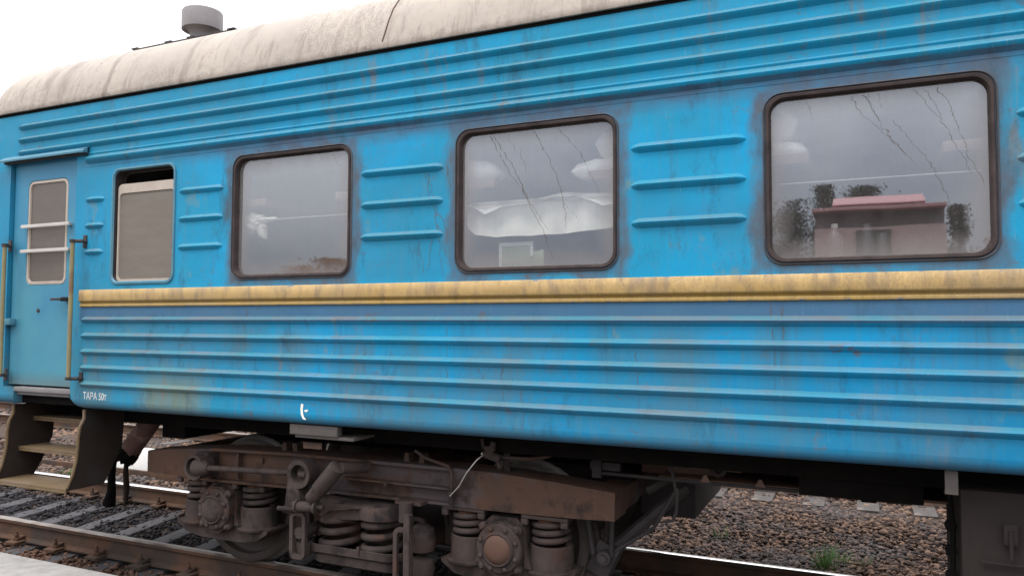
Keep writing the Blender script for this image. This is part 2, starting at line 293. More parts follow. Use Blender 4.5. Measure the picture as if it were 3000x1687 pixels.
# ------------------------------------------------------------------ mesh helpers
class MB:
    def __init__(s): s.bm = bmesh.new()
    def _mark(s): return len(s.bm.verts)
    def box(s, x0, x1, y0, y1, z0, z1, bev=0., rot=None, piv=None):
        m = Matrix.Translation(((x0 + x1) / 2, (y0 + y1) / 2, (z0 + z1) / 2)) @ Matrix.Diagonal((abs(x1 - x0), abs(y1 - y0), abs(z1 - z0), 1))
        r = bmesh.ops.create_cube(s.bm, size=1, matrix=m); vs = r['verts']
        if bev > 0:
            es = list({e for v in vs for e in v.link_edges})
            q = bmesh.ops.bevel(s.bm, geom=es, offset=bev, segments=2, affect='EDGES', profile=.6); vs = list({v for f in q['faces'] for v in f.verts} | {v for v in vs if v.is_valid})
        if rot is not None: bmesh.ops.rotate(s.bm, verts=vs, cent=piv or ((x0 + x1) / 2, (y0 + y1) / 2, (z0 + z1) / 2), matrix=rot)
        return vs
    def ring(s, pts): return [s.bm.verts.new(p) for p in pts]
    def loft(s, loops, closed=True, cap0=False, cap1=False):
        L = [s.ring(l) for l in loops]; n = len(L[0])
        for a, b in zip(L, L[1:]):
            for i in range(n if closed else n - 1):
                j = (i + 1) % n
                try: s.bm.faces.new((a[i], a[j], b[j], b[i]))
                except ValueError: pass
        if cap0: s.bm.faces.new(L[0][::-1])
        if cap1: s.bm.faces.new(L[-1])
        return L
    def tube(s, pts, r, n=10, caps=True):
        pts = [Vector(p) for p in pts]; rs = r if isinstance(r, (list, tuple)) else [r] * len(pts); loops = []; u = None
        for i, p in enumerate(pts):
            t = (pts[min(i + 1, len(pts) - 1)] - pts[max(i - 1, 0)]).normalized()
            if u is None:
                u = t.orthogonal().normalized()
            else: u = (u - t * u.dot(t)).normalized()
            v = t.cross(u); loops.append([p + (u * math.cos(2 * math.pi * k / n) + v * math.sin(2 * math.pi * k / n)) * rs[i] for k in range(n)])
        s.loft(loops, True, caps, caps)
    def lathe(s, prof, c, axis='Y', n=32, cap=True):   # prof: list of (radius, along)
        loops = []
        for r, a in prof:
            l = []
            for k in range(n):
                q = 2 * math.pi * k / n; x, y = r * math.cos(q), r * math.sin(q)
                l.append({'Y': (c[0] + x, c[1] + a, c[2] + y), 'Z': (c[0] + x, c[1] + y, c[2] + a), 'X': (c[0] + a, c[1] + x, c[2] + y)}[axis])
            loops.append(l)
        s.loft(loops, True, cap, cap)
    def prism(s, poly, y0, y1, axis='Y'):
        f = {'Y': lambda p, a: (p[0], a, p[1]), 'X': lambda p, a: (a, p[0], p[1]), 'Z': lambda p, a: (p[0], p[1], a)}[axis]
        s.loft([[f(p, y0) for p in poly], [f(p, y1) for p in poly]], True, True, True)
    def coil(s, c, rad, wr, z0, z1, turns, n=10, seg=20):
        k = int(turns * seg); h = z1 - z0
        s.tube([(c[0] + rad * math.cos(2 * math.pi * i / seg), c[1] + rad * math.sin(2 * math.pi * i / seg), z0 + h * i / k) for i in range(k + 1)], wr, n)
    def mirror(s, yc=1.53):
        for v in s.bm.verts: v.co.y = 2 * yc - v.co.y
        bmesh.ops.reverse_faces(s.bm, faces=s.bm.faces[:])
    def obj(s, name, mat, parent=None, smooth=38, fix=True):
        if fix: bmesh.ops.recalc_face_normals(s.bm, faces=s.bm.faces[:])
        me = bpy.data.meshes.new(name); s.bm.to_mesh(me); s.bm.free()
        return mkobj(name, me, mat, parent, smooth)

def mkobj(name, me, mat, parent=None, smooth=38):
    o = bpy.data.objects.new(name, me); COL.objects.link(o); me.materials.append(mat)
    if smooth:
        me.polygons.foreach_set('use_smooth', [True] * len(me.polygons)); me.set_sharp_from_angle(angle=R(smooth))
    if parent is not None:
        o.parent = parent
        if parent.parent is None and parent.type == 'EMPTY': o.location = -Vector(parent.location)
    return o
def tag(o, label, cat, group=None, kind=None):
    if label: o['label'] = label
    if cat: o['category'] = cat
    if group: o['group'] = group
    if kind: o['kind'] = kind
    return o
def thing(name, loc, label, cat, group=None):
    o = bpy.data.objects.new(name, None); COL.objects.link(o); o.location = loc; o.empty_display_size = .2
    return tag(o, label, cat, group)
def struct(o): o['kind'] = 'structure'; return o
def rrect(cx, cz, hw, hh, r, y, n=6):
    P = []
    for sx, sz, a0 in ((1, 1, 0), (-1, 1, 90), (-1, -1, 180), (1, -1, 270)):
        for k in range(n + 1):
            a = R(a0 + 90 * k / n); P.append((cx + sx * (hw - r) + r * math.cos(a), y, cz + sz * (hh - r) + r * math.sin(a)))
    return P

# ------------------------------------------------------------------ ground, tracks, platform
b = MB(); n = 90
def gz(y):
    if y < .0: return -.34
    if y < 3.0: return -.245
    if y < 4.1: return -.30
    if y < 5.3: return -.26
    return -.20
ys = [-400, -.25, -.2, .0, 2.7, 3.2, 3.8, 4.6, 5.3, 8.6, 12, 800]
b.loft([[(x, y, gz(y)) for x in (-800, -30, 30, 800)] for y in ys], closed=False)
struct(b.obj('ground', MT['soil'], smooth=0))

def stones(name, regs, seed=1):
    rg = np.random.default_rng(seed); t = bmesh.new(); bmesh.ops.create_icosphere(t, subdivisions=1, radius=1)
    V = np.array([v.co[:] for v in t.verts]); F = np.array([[v.index for v in f.verts] for f in t.faces]); t.free()
    AV = []; N = 0
    for (x0, x1, y0, y1, z, dens, s0, s1, zj) in regs:
        m = int((x1 - x0) * (y1 - y0) * dens)
        p = np.stack([rg.uniform(x0, x1, m), rg.uniform(y0, y1, m)], 1)
        sc = rg.uniform(s0, s1, m)
        jit = 1 + rg.uniform(-.48, .42, (m, len(V), 1)); v = V[None] * jit * np.stack([np.ones(m), rg.uniform(.55, .95, m), rg.uniform(.4, .75, m)], 1)[:, None]
        a = rg.uniform(0, 2 * np.pi, m); tl = rg.normal(0, .45, m)
        ca, sa, ct, st = np.cos(a), np.sin(a), np.cos(tl), np.sin(tl)
        y2 = v[:, :, 1] * ct[:, None] - v[:, :, 2] * st[:, None]; z2 = v[:, :, 1] * st[:, None] + v[:, :, 2] * ct[:, None]
        x3 = v[:, :, 0] * ca[:, None] - y2 * sa[:, None]; y3 = v[:, :, 0] * sa[:, None] + y2 * ca[:, None]
        q = np.stack([x3, y3, z2], 2) * sc[:, None, None]
        zz = z(p[:, 1]) if callable(z) else np.full(m, z)
        q += np.stack([p[:, 0], p[:, 1], zz + rg.uniform(-.01, zj, m)], 1)[:, None]
        AV.append(q.reshape(-1, 3)); N += m
    co_ = np.concatenate(AV); fc = (F[None] + (np.arange(N) * len(V))[:, None, None]).reshape(-1, 3)
    me = bpy.data.meshes.new(name); me.vertices.add(len(co_)); me.vertices.foreach_set('co', co_.ravel())
    me.loops.add(fc.size); me.loops.foreach_set('vertex_index', fc.ravel().astype(np.int32))
    me.polygons.add(len(fc)); me.polygons.foreach_set('loop_start', np.arange(0, fc.size, 3, dtype=np.int32)); me.update(calc_edges=True)
    o = mkobj(name, me, MT['stones'], None, 0); return o
zf = lambda y: np.interp(y, [0, 2.7, 3.2, 3.8, 4.6, 5.3, 8.6], [-.235, -.235, -.23, -.285, -.25, -.225, -.19])
bal = stones('ballast_stones', [(-2.6, 1.6, 2.4, 6.0, zf, 1300, .015, .038, .03), (-13, -2.6, 2.4, 5.5, zf, 380, .025, .05, .03), (-13, 3, 5.5, 9, zf, 260, .03, .055, .03),
    (-10, -3.5, .8, 2.26, -.24, 900, .012, .032, .025), (-10, -3.5, .8, 1.02, -.213, 260, .01, .024, .015), (-10, -3.5, 1.95, 2.26, -.213, 420, .01, .026, .02), (-10, -3.5, 1.0, 1.95, -.21, 45, .01, .022, .01), (-9, -2.5, .2, .66, -.213, 260, .01, .024, .015), (-3.5, 1.6, .8, 2.26, -.24, 200, .02, .04, .02), (-9, -2.5, -.1, .66, -.24, 600, .015, .04, .025), (-30, -13, 1, 12, zf, 60, .04, .08, .03), (1.6, 8, 2.4, 9, zf, 120, .03, .05, .03)])
tag(bal, 'brown and grey crushed stone ballast around the tracks', 'ballast', kind='stuff')

def rail(Y, x0, x1, label, fast_side, chairs, head='railtop'):
    t = thing('rail', (0, Y, -.18), label, 'rail', 'running rails of the two tracks')
    prof = [(-.066, -.18), (.066, -.18), (.066, -.168), (.012, -.150), (.009, -.05), (.034, -.036), (.036, -.008)]
    top = [(.036, -.008), (.028, -.0005), (-.028, -.0005), (-.036, -.008)]
    left = [(-.036, -.008), (-.034, -.036), (-.009, -.05), (-.012, -.150), (-.066, -.168)]
    pr = prof + left
    b = MB(); b.loft([[(x, Y + p[0], p[1]) for p in pr] for x in (x0, x1)], True); b.obj('web', MT['railside'], t, 0)
    b = MB(); b.loft([[(x, Y + p[0] * 1.0, p[1]) for p in top] for x in (x0, x1)], False); b.obj('head', MT[head], t, 60, fix=False)
    for x in chairs:
        for s in (-1, 1):
            b = MB()
            b.box(x - .07, x + .07, Y + s * .04, Y + s * .17, -.181, -.158, .004)
            b.box(x - .03, x + .03, Y + s * .035, Y + s * .12, -.158, -.128, .008, Matrix.Rotation(R(-12 * s), 3, 'X'))
            b.lathe([(.018, 0), (.018, .035), (.011, .04), (.011, .062)], (x, Y + s * .105, -.135), 'Z', 8)
            b.obj('rail_fastening', MT['railside'], t, 30)
    return t
CH = [-7.26 + .55 * k for k in range(-10, 24)]
rail(.73, -120, 60, 'near rail in front of the wheels, rusty side facing the platform', -1, CH[4:16], 'raildull')
rail(2.33, -120, 60, 'far rail behind the bogie with a bright polished head', -1, CH[:14])
rail(6.07, -120, 60, 'nearer rail of the neighbouring track', -1, [], 'raildull')
rail(7.63, -120, 60, 'farther rail of the neighbouring track', -1, [], 'raildull')
skew = R(12)
proto = None
for k, x in enumerate(CH):
    if not (-11.5 < x < 4): continue
    if proto is None:
        b = MB(); b.box(-.095, .095, -1.35, 1.35, -.11, .035, .016); proto = b.obj('railway_sleeper', MT['sleeper'], smooth=30); o = proto
    else: o = proto.copy(); COL.objects.link(o)
    o.location = (x + .12 - math.tan(skew) * .87, 1.53, -.243); o.rotation_euler = (0, 0, skew)
    o.rotation_euler[0] = 0
    vis = [v for v in CH if -8.6 < v < -4.6]; nth = ['first', 'second', 'third', 'fourth', 'fifth', 'sixth', 'seventh', 'eighth']
    if x in vis: lb = 'weathered grey sleeper in oily ballast, %s from the left of those near the coach steps' % nth[vis.index(x)]
    else: lb = 'weathered grey sleeper in ballast beyond the steps, far left' if x < -5 else 'dark sleeper lying in the shadow under the bogie and coach'
    tag(o, lb, 'sleeper', 'sleepers under the coach track')
p2 = None
ax = [-1.69 + .575 * k for k in range(-16, 12)]
for i, x in enumerate(ax):
    if p2 is None:
        b = MB()
        b.prism([(-.15, -.17), (.15, -.17), (.115, .05), (-.115, .05)], -1.35, 1.35); p2 = b.obj('concrete_sleeper', MT['sleeper2'], smooth=20); o = p2
    else: o = p2.copy(); COL.objects.link(o)
    o.location = (x, 6.83, -.225)
    vis = [v for v in ax if -1.9 < v < .8]; nth = ['first', 'second', 'third', 'fourth', 'fifth', 'sixth']
    tag(o, ('pale concrete sleeper end below the coach, %s from left in the gap by the bogie' % nth[vis.index(x)]) if x in vis else 'concrete sleeper of the neighbouring track hidden behind the coach', 'sleeper', 'sleepers of the neighbouring track')

# low platform: broad pale edge then greyer surface
b = MB(); b.box(-120, 60, -.60, -.22, -.34, .10, .012); struct(b.obj('platform_edge', MT['kerb'], smooth=30))
b = MB(); b.box(-120, 60, -14, -.603, -.34, .094); struct(b.obj('platform', MT['asphalt'], smooth=0))

# pale kerb block and plank between the tracks
b = MB(); b.box(-9.95, -8.8, 3.72, 3.95, -.32, .07, .01); tag(b.obj('concrete_block', MT['white'], smooth=20), 'white painted concrete block between the tracks behind the waste pipe', 'block')
b = MB(); b.box(-12, -7.6, 3.50, 3.55, -.27, -.15, .006); tag(b.obj('timber_plank', MT['railside'], smooth=20), 'long brown plank in front of the white concrete block', 'plank')

def tuft(loc, nb, h, spread, label, seed):
    q = random.Random(seed); b = MB()
    for i in range(nb):
        a = q.uniform(0, 6.28); rr = q.uniform(0, spread * .35); x, y = loc[0] + rr * math.cos(a), loc[1] + rr * math.sin(a)
        hh = h * q.uniform(.35, 1); ln = q.uniform(.1, .7) * hh; wd = q.uniform(.0025, .006); d = Vector((math.cos(a), math.sin(a), 0)); s = Vector((-d.y, d.x, 0)) * wd
        prev = None
        for k in range(4):
            tt = k / 3; p = Vector((x, y, loc[2])) + d * ln * tt * tt + Vector((0, 0, hh * tt)); ww = s * (1 - tt * .9)
            cur = (b.bm.verts.new(p - ww), b.bm.verts.new(p + ww))
            if prev: b.bm.faces.new((prev[0], prev[1], cur[1], cur[0]))
            prev = cur
    return tag(b.obj('weed_tuft', MT['grass'], smooth=0, fix=False), label, 'weed')
tuft((-.33, 3.18, -.25), 150, .25, .32, 'small green weed growing in the ballast beside the far rail, right', 3)
tuft((-.20, 3.45, -.25), 90, .14, .7, 'sparse low weed just behind the green weed in the ballast', 4)
tuft((-1.35, 3.9, -.27), 40, .12, .4, 'thin low weed in the ballast near the bogie end', 5)
tuft((-10.0, 3.1, -.27), 200, .14, 1.2, 'patch of green grass seen through the coach steps', 6)
tuft((-9.3, 2.9, -.27), 80, .09, 1.2, 'low grass beside the far rail behind the coach steps', 8)

# ------------------------------------------------------------------ the coach
C = thing('passenger_coach', (4.9, 1.53, 0), 'blue ribbed railway passenger coach with a yellow belt and dirty cream roof', 'railway coach')
XL, XR = -6.98, 17.2
WIN = [-3.53 + 1.8 * k for k in range(0, 10)]
WZ, WH, WW = 2.63, .425, .50
W1 = (-4.94, 2.63, .318, .43)
def wall_mesh(b, y, holes, outer):
    polys = [[Vector((p[0], y, p[1])) for p in outer]] + [[Vector(p) for p in rrect(cx, cz, hw, hh, rr, y)] for cx, cz, hw, hh, rr in holes]
    flat = [p for pl in polys for p in pl]; vs = [b.bm.verts.new(p) for p in flat]
    for t in geometry.tessellate_polygon(polys):
        try: b.bm.faces.new([vs[i] for i in t])
        except ValueError: pass
CURL = [(0, 1.285), (.003, 1.262), (.012, 1.24), (.03, 1.222), (.06, 1.212), (.14, 1.208)]
def rib(b, x0, x1, z, h=.034, p=.013, end=.05, y=0., smooth_end=True):
    # pressed rib: rounded swelling, bottom lip at z
    prof = [(0.001, 1.0), (-.06, .97), (-.40, .84), (-.90, .64), (-1, .57), (-.96, .49), (-.62, .30), (-.20, .10), (.001, .0)]
    xs = [(x0, .0), (x0 + end * .4, .6), (x0 + end, 1), (x1 - end, 1), (x1 - end * .4, .6), (x1, .0)]
    b.loft([[(x, y + q[0] * p * max(k, .0) + (.001 if k == 0 else 0), z + q[1] * h * (.35 + .65 * k) + h * .3 * (1 - k)) for q in prof] for x, k in xs], closed=False)
b = MB()
outer = [(XL, 1.285), (-6.40, 1.285), (-6.40, 1.345), (-6.535, 1.355), (-6.535, 3.24), (-5.705, 3.24), (-5.705, 1.36), (-5.69, 1.285), (XR, 1.285), (XR, 3.665), (XL, 3.665)]
wall_mesh(b, 0, [(x, WZ, WW, WH, .085) for x in WIN] + [(W1[0], W1[1], W1[2], W1[3], .06)], outer)
b.loft([[(x, y, z) for y, z in CURL] for x in (XL, -6.405)], closed=False)
# rounded lower corner by the door
lo = [[(x, y, max(z, 1.285 - (1.285 - z) * k) ) for y, z in CURL] for x, k in ((-5.69, .0), (-5.685, .45), (-5.67, .75), (-5.64, .93), (-5.60, 1), (XR, 1))]
b.loft(lo, closed=False)
# door recess reveals
b.loft([[(-6.535, y, 1.355), (-6.535, y, 3.24), (-5.705, y, 3.24), (-5.705, y, 1.285)] for y in (0, .12)], closed=False)
b.loft([[(-6.40, y, 1.215), (-6.40, y, 1.345), (-6.535, y, 1.355)] for y in (0, .12)], closed=False)
b.loft([[(XL, y, 1.2), (XL, y, 3.66)] for y in (0, 3.06)], closed=False)
b.loft([[(XR, y, 1.2), (XR, y, 3.66)] for y in (0, 3.06)], closed=False)
for z, x0 in ((3.504, -6.45), (3.392, -6.45), (3.286, -6.45)): rib(b, x0, 16.9, z - .010, .056, .029)
rib(b, -5.60, 16.9, 3.214, .022, .006); rib(b, -5.61, 16.9, 3.140, .072, .036)
for z in (1.888, 1.764, 1.639, 1.514, 1.387): rib(b, -5.60, 16.9, z - .010, .055, .029)
for z in (2.836, 2.629, 2.421):
    rib(b, -5.59, -5.37, z - .008, .052, .024); rib(b, -4.57, -4.135, z - .008, .052, .024)
    for x in WIN[:-1]: rib(b, x + .585, x + 1.2, z - .010, .056, .030)
# folded strip along the fascia seam
b.loft([[(x, y, z) for y, z in ((.001, 3.128), (-.0022, 3.127), (-.0022, 3.118), (.001, 3.117))] for x in (-5.6, 16.9)], closed=False)
side = b.obj('side_wall', MT['coach'], C, 35)
b = MB(); prof = [(.001, 2.143), (-.016, 2.142), (-.021, 2.136), (-.023, 2.100), (-.023, 2.062), (-.018, 2.050), (-.004, 2.042), (-.002, 2.034), (-.010, 2.030), (-.013, 2.024), (-.012, 2.012), (.001, 2.007)]
b.loft([[(x, y, z) for y, z in prof] for x in (-5.605, -4, -2, 0, 2, 4, 16.9)], closed=False)
b.bm.faces.new([b.bm.verts.new((-5.605, y, z)) for y, z in prof])
b.obj('yellow_belt', MT['yellow'], C, 40)
# far side wall, closed without windows to keep backlight out of the panes
b = MB(); wall_mesh(b, 3.06, [], [(XL, 1.2), (XR, 1.2), (XR, 3.665), (XL, 3.665)]); b.obj('far_wall', MT['coach'], C, 0)

# roof: one profile swept along with a dome at the end
RP = [(.10, 3.655), (-.022, 3.655), (-.026, 3.668), (-.020, 3.70), (-.006, 3.76), (.022, 3.85), (.065, 3.94), (.125, 4.02), (.20, 4.09), (.35, 4.168), (.60, 4.265), (.95, 4.325), (1.53, 4.36)]
RP = RP + [(3.06 - y, z) for y, z in RP[::-1]]
def roofloop(x, ky=1., kz=1.):
    return [(x, 1.53 + (y - 1.53) * ky, 3.655 + (z - 3.655) * kz) for y, z in RP]
b = MB(); L = []
for x, ky, kz in ((-7.06, .86, .0), (-7.05, .875, .22), (-7.02, .90, .42), (-6.98, .925, .56), (-6.93, .948, .68), (-6.88, .966, .77), (-6.83, .980, .84)): L.append(roofloop(x, ky, kz))
L += [roofloop(-6.77, .990, .90), roofloop(-6.70, .997, .945), roofloop(-6.62, 1, .97), roofloop(-6.3, 1, .985), roofloop(-6.06, 1, .99), roofloop(-6.05, 1, 1.0)]
for x in np.linspace(-5.5, XR, 24): L.append(roofloop(float(x)))
b.loft(L, True)
roof = b.obj('roof', MT['roof'], C, 45)
b = MB(); b.box(XL + .05, XR, -.006, .10, 3.634, 3.653); b.obj('eaves_gap_strip', MT['black'], C, 0)  # black strip standing in for the shaded gap under the roof lip
b = MB()
for x0 in (-2.78, 1.9, 6.7):
    pts = [Vector((x0 + .006 * math.sin(i) + (z - 3.7) * .10, y - .002, z + .001)) for i, (y, z) in enumerate(RP[3:13])]
    b.tube(pts, .004, 6)
b.obj('roof_seam', MT['capb'], roof, 40)
# roof walkway and ventilator
b = MB(); b.box(-6.0, -4.86, .74, 1.0, 4.372, 4.384, .003)
for x in (-6.02, -5.60, -5.33, -4.86): b.box(x - .015, x + .02, .74, .78, 4.27, 4.372); b.box(x - .03, x + .05, .74, .80, 4.3845, 4.397, .003)
b.obj('roof_walkway', MT['darkiron'], C, 30)
V = MB(); vc = (-5.30, .86, 0)
V.lathe([(.14, 4.27), (.14, 4.30), (.105, 4.32), (.10, 4.42), (.11, 4.46), (.15, 4.50)], vc, 'Z', 32); st = V.obj('roof_ventilator', MT['ventgrey'], C, 40)
V = MB(); V.lathe([(.12, 4.505), (.164, 4.480), (.172, 4.481), (.174, 4.635), (.166, 4.650), (.11, 4.664), (.01, 4.668)], vc, 'Z', 48); V.obj('cap', MT['ventgrey'], st, 35)

# ------------------------------------------------------------------ windows
def window(cx, idx):
    z = WZ
    b = MB(); b.loft([rrect(cx, z, .519, .444, .10, .001), rrect(cx, z, .518, .443, .10, -.004), rrect(cx, z, .515, .440, .096, -.008), rrect(cx, z, .512, .437, .09, -.011), rrect(cx, z, .506, .431, .088, .006)])
    f = b.obj('window', MT['rim'], C, 50)
    b = MB(); b.loft([rrect(cx, z, .5055, .4305, .088, -.004), rrect(cx, z, .500, .425, .085, -.011), rrect(cx, z, .488, .413, .08, -.009), rrect(cx, z, .482, .407, .075, .004), rrect(cx, z, .4815, .4065, .075, .022), rrect(cx, z, .4785, .4055, .072, .026), rrect(cx, z, .478, .405, .072, .085)])
    b.obj('gasket', MT['gasket'], f, 50)
    b = MB(); b.bm.faces.new(b.ring(rrect(cx, z, .482, .408, .072, .030))); b.obj('pane', MT['glass'], f, 0)
    return f
def rough_line(b, p0, p1, wd, q, y=.0285, jag=.012, seg=16):
    prev = None; off = 0
    for i in range(seg + 1):
        t = i / seg; off = off * .6 + q.uniform(-jag, jag); x = p0[0] + (p1[0] - p0[0]) * t + off; z = p0[1] + (p1[1] - p0[1]) * t
        ww = wd * .62 * q.uniform(.4, 1.5) * (1 - .4 * t); cur = (b.bm.verts.new((x - ww, y, z)), b.bm.verts.new((x + ww, y, z)))
        if prev: b.bm.faces.new((prev[0], prev[1], cur[1], cur[0]))
        prev = cur
frames = [window(x, i) for i, x in enumerate(WIN)]
q = random.Random(5)
def streaks(frame, ls):
    for x0, z0, x1, z1, wd in ls:
        b = MB(); rough_line(b, (x0, z0), (x1, z1), wd, q, jag=.007, seg=22); b.obj('dirt_run', MT['streak'], frame, 0, fix=False)
# end points read off the photo, on the pane
streaks(frames[1], [(-2.03, 3.02, -1.90, 2.80, .0024), (-1.90, 2.80, -1.64, 2.43, .0017), (-2.00, 3.02, -1.86, 2.80, .0024), (-1.86, 2.80, -1.66, 2.38, .0020), (-1.68, 2.42, -1.60, 2.25, .0013),
    (-1.74, 3.02, -1.62, 2.80, .0020), (-1.62, 2.80, -1.565, 2.66, .0024), (-1.565, 2.66, -1.53, 2.44, .0020), (-1.565, 2.60, -1.45, 2.48, .0010), (-1.59, 3.02, -1.44, 2.86, .0020), (-1.44, 2.86, -1.33, 2.62, .0013), (-1.83, 2.93, -1.78, 2.78, .001), (-1.9, 2.99, -1.84, 2.9, .001), (-2.18, 2.75, -2.175, 2.62, .001)])
streaks(frames[2], [(-.03, 3.02, .02, 2.92, .0020), (.02, 2.92, .25, 2.66, .0012), (.03, 3.02, .12, 2.84, .0024), (.12, 2.84, .21, 2.70, .0030), (.16, 2.88, .31, 2.66, .0014), (.31, 2.66, .38, 2.50, .0018), (.38, 2.50, .42, 2.38, .0012), (-.23, 3.02, -.21, 2.92, .0010),
    (.25, 3.02, .36, 2.86, .0014), (.36, 2.86, .48, 2.60, .0016), (.29, 3.02, .37, 2.87, .0014), (.35, 3.02, .395, 2.92, .0018), (.395, 2.92, .45, 2.75, .0018), (.45, 2.75, .52, 2.55, .0014), (.05, 3.02, .07, 2.93, .001), (.09, 3.02, .11, 2.95, .001)])
streaks(frames[0], [(-3.2, 3.02, -3.14, 2.93, .0009), (-3.3, 3.02, -3.28, 2.98, .0009)])
# thin rust trails and cracks on the painted side
wl = [(-2.46, 2.84, -2.38, 2.62), (-2.38, 2.62, -2.28, 2.40), (-2.40, 2.66, -2.36, 2.44), (-2.36, 2.44, -2.33, 2.18), (-2.44, 2.84, -2.44, 2.60), (-2.41, 2.43, -2.44, 2.22), (-2.31, 2.86, -2.27, 2.70), (-2.50, 2.40, -2.47, 2.2), (-2.36, 2.40, -2.27, 2.26),
      (-2.30, 1.87, -2.29, 1.42), (-2.08, 1.62, -2.05, 1.52), (-1.93, 1.63, -1.91, 1.40), (-1.80, 1.50, -1.78, 1.28), (-2.9, 1.74, -2.9, 1.55), (-3.9, 1.98, -3.91, 1.66), (-1.12, 1.74, -1.10, 1.40), (-.42, 1.98, -.41, 1.50), (-.36, 1.98, -.36, 1.62), (-4.2, 1.62, -4.18, 1.40), (-1.2, 2.3, -1.2, 2.16), (-3.86, 3.11, -3.80, 3.08), (-2.98, 2.93, -2.88, 2.88)]
for x0, z0, x1, z1 in wl:
    b = MB(); rough_line(b, (x0, z0), (x1, z1), .0022, q, y=-.0022, jag=.008, seg=14); b.obj('rust_trail', MT['trail'], C, 0, fix=False)
# half-open toilet window
cx, cz, hw, hh = W1
b = MB(); b.loft([rrect(cx, cz, hw + .022, hh + .022, .075, .001), rrect(cx, cz, hw + .02, hh + .02, .075, -.010), rrect(cx, cz, hw + .006, hh + .006, .065, -.012), rrect(cx, cz, hw - .003, hh - .003, .06, .0)])
w1 = b.obj('half_open_window', MT['rimblue'], C, 50); w1['label'] = 'narrow window with its upper sash lowered beside the entrance door'
b = MB(); b.loft([rrect(cx, cz, hw - .002, hh - .002, .06, .0), rrect(cx, cz, hw - .004, hh - .004, .06, .09)]); b.obj('reveal', MT['darkiron'], w1, 50)
b = MB(); b.loft([rrect(cx + .004, 2.58, .305, .377, .04, .04), rrect(cx + .004, 2.58, .305, .377, .04, .020), rrect(cx + .006, 2.552, .292, .334, .035, .020), rrect(cx + .006, 2.552, .290, .332, .035, .030)]); b.obj('sash', MT['cream'], w1, 40)
b = MB(); b.bm.faces.new(b.ring(rrect(cx + .006, 2.552, .293, .336, .03, .028))); b.obj('pane', MT['frost'], w1, 0)

# ------------------------------------------------------------------ entrance door
b = MB(); dx0, dx1, dz0, dz1 = -6.522, -5.725, 1.372, 3.232
g = (-6.096, 2.63, .240, .425)
outer = [(dx0, dz0), (dx1, dz0), (dx1, dz1), (dx0, dz1)]
wall_mesh(b, .035, [(g[0], g[1], g[2] + .012, g[3] + .012, .06)], outer)
b.loft([[(x, y, z) for x, z in outer] for y in (.035, .075)], True)
b.loft([rrect(g[0], g[1], g[2] + .012, g[3] + .012, .06, .035), rrect(g[0], g[1], g[2] + .004, g[3] + .004, .055, .052)])
d = b.obj('entrance_door', MT['door'], C, 35)
b = MB(); b.loft([rrect(g[0], g[1], g[2] + .006, g[3] + .006, .06, .050), rrect(g[0], g[1], g[2] + .006, g[3] + .006, .06, .036), rrect(g[0], g[1], g[2] - .014, g[3] - .014, .045, .034), rrect(g[0], g[1], g[2] - .020, g[3] - .020, .042, .048)]); b.obj('window_frame', MT['cream'], d, 50)
b = MB(); b.bm.faces.new(b.ring(rrect(g[0], g[1], g[2] - .01, g[3] - .01, .05, .045))); b.obj('pane', MT['frost2'], d, 0)
for z in (2.68, 2.474):
    b = MB(); b.box(-6.365, -5.768, -.012, .004, z - .014, z + .014, .003); b.box(-6.34, -6.31, .004, .04, z - .01, z + .01); b.box(-5.82, -5.79, .004, .04, z - .01, z + .01); b.obj('guard_bar', MT['whitebar'], d, 30)
b = MB(); b.box(-5.93, -5.80, -.035, -.018, 2.062, 2.082, .005); b.box(-5.83, -5.80, -.02, .036, 2.055, 2.09, .005); b.obj('handle', MT['darkiron'], d, 30)
b = MB(); b.lathe([(.016, 0), (.016, -.006), (.008, -.01)], (-6.17, .034, 1.985), 'Y', 12); b.obj('keyhole', MT['darkiron'], d, 30)
b = MB(); b.box(-6.53, -6.45, -.02, .034, 1.862, 1.918, .008); b.obj('hinge', MT['rimblue'], d, 30)
b = MB(); b.prism([(-.058, 3.228), (-.060, 3.242), (-.040, 3.262), (.002, 3.285), (.002, 3.279), (-.040, 3.256), (-.054, 3.240), (-.054, 3.228)], -6.60, -5.555, 'X'); b.box(-5.62, -5.555, -.05, -.02, 3.228, 3.262, .004); dg = b.obj('door_gutter', MT['rimblue'], C, 20)
b = MB(); b.box(-6.585, -5.57, -.032, .001, 3.216, 3.254, .004); b.obj('dark_gutter_strip', MT['darkiron'], dg, 20)  # dark strip set below the door gutter
b = MB(); b.box(-6.40, -5.70, .0, .12, 1.318, 1.356, .006); b.box(-6.40, -5.7, .03, .25, 1.29, 1.316); b.obj('door_sill', MT['ventgrey'], C, 30)
b = MB(); b.box(-6.52, -5.715, .076, .4, 1.22, 1.37); b.obj('door_threshold', MT['black'], C, 0)
for x, l in ((-5.622, 'right'), (-6.462, 'left')):
    b = MB(); b.tube([(x, -.075, 1.455), (x, -.075, 2.52)], .0165, 12); h = b.obj('handrail', MT['hand'], C, 40)
    s = 1 if x > -6 else -1
    for z in (1.45, 2.525):
        b = MB(); b.tube([(x, -.075, z - .012), (x, -.075, z + .012)], .024, 12); b.tube([(x, -.075, z), (x + .055 * s * (1 if s > 0 else .5), -.04, z), (x + .062 * s * (1 if s > 0 else .5), -.002, z)], .014, 8); b.box(x + .045 * s - .014, x + .045 * s + .022, -.012, .0015, z - .05, z + .05, .004); b.obj('bracket', MT['darkiron'], h, 30)

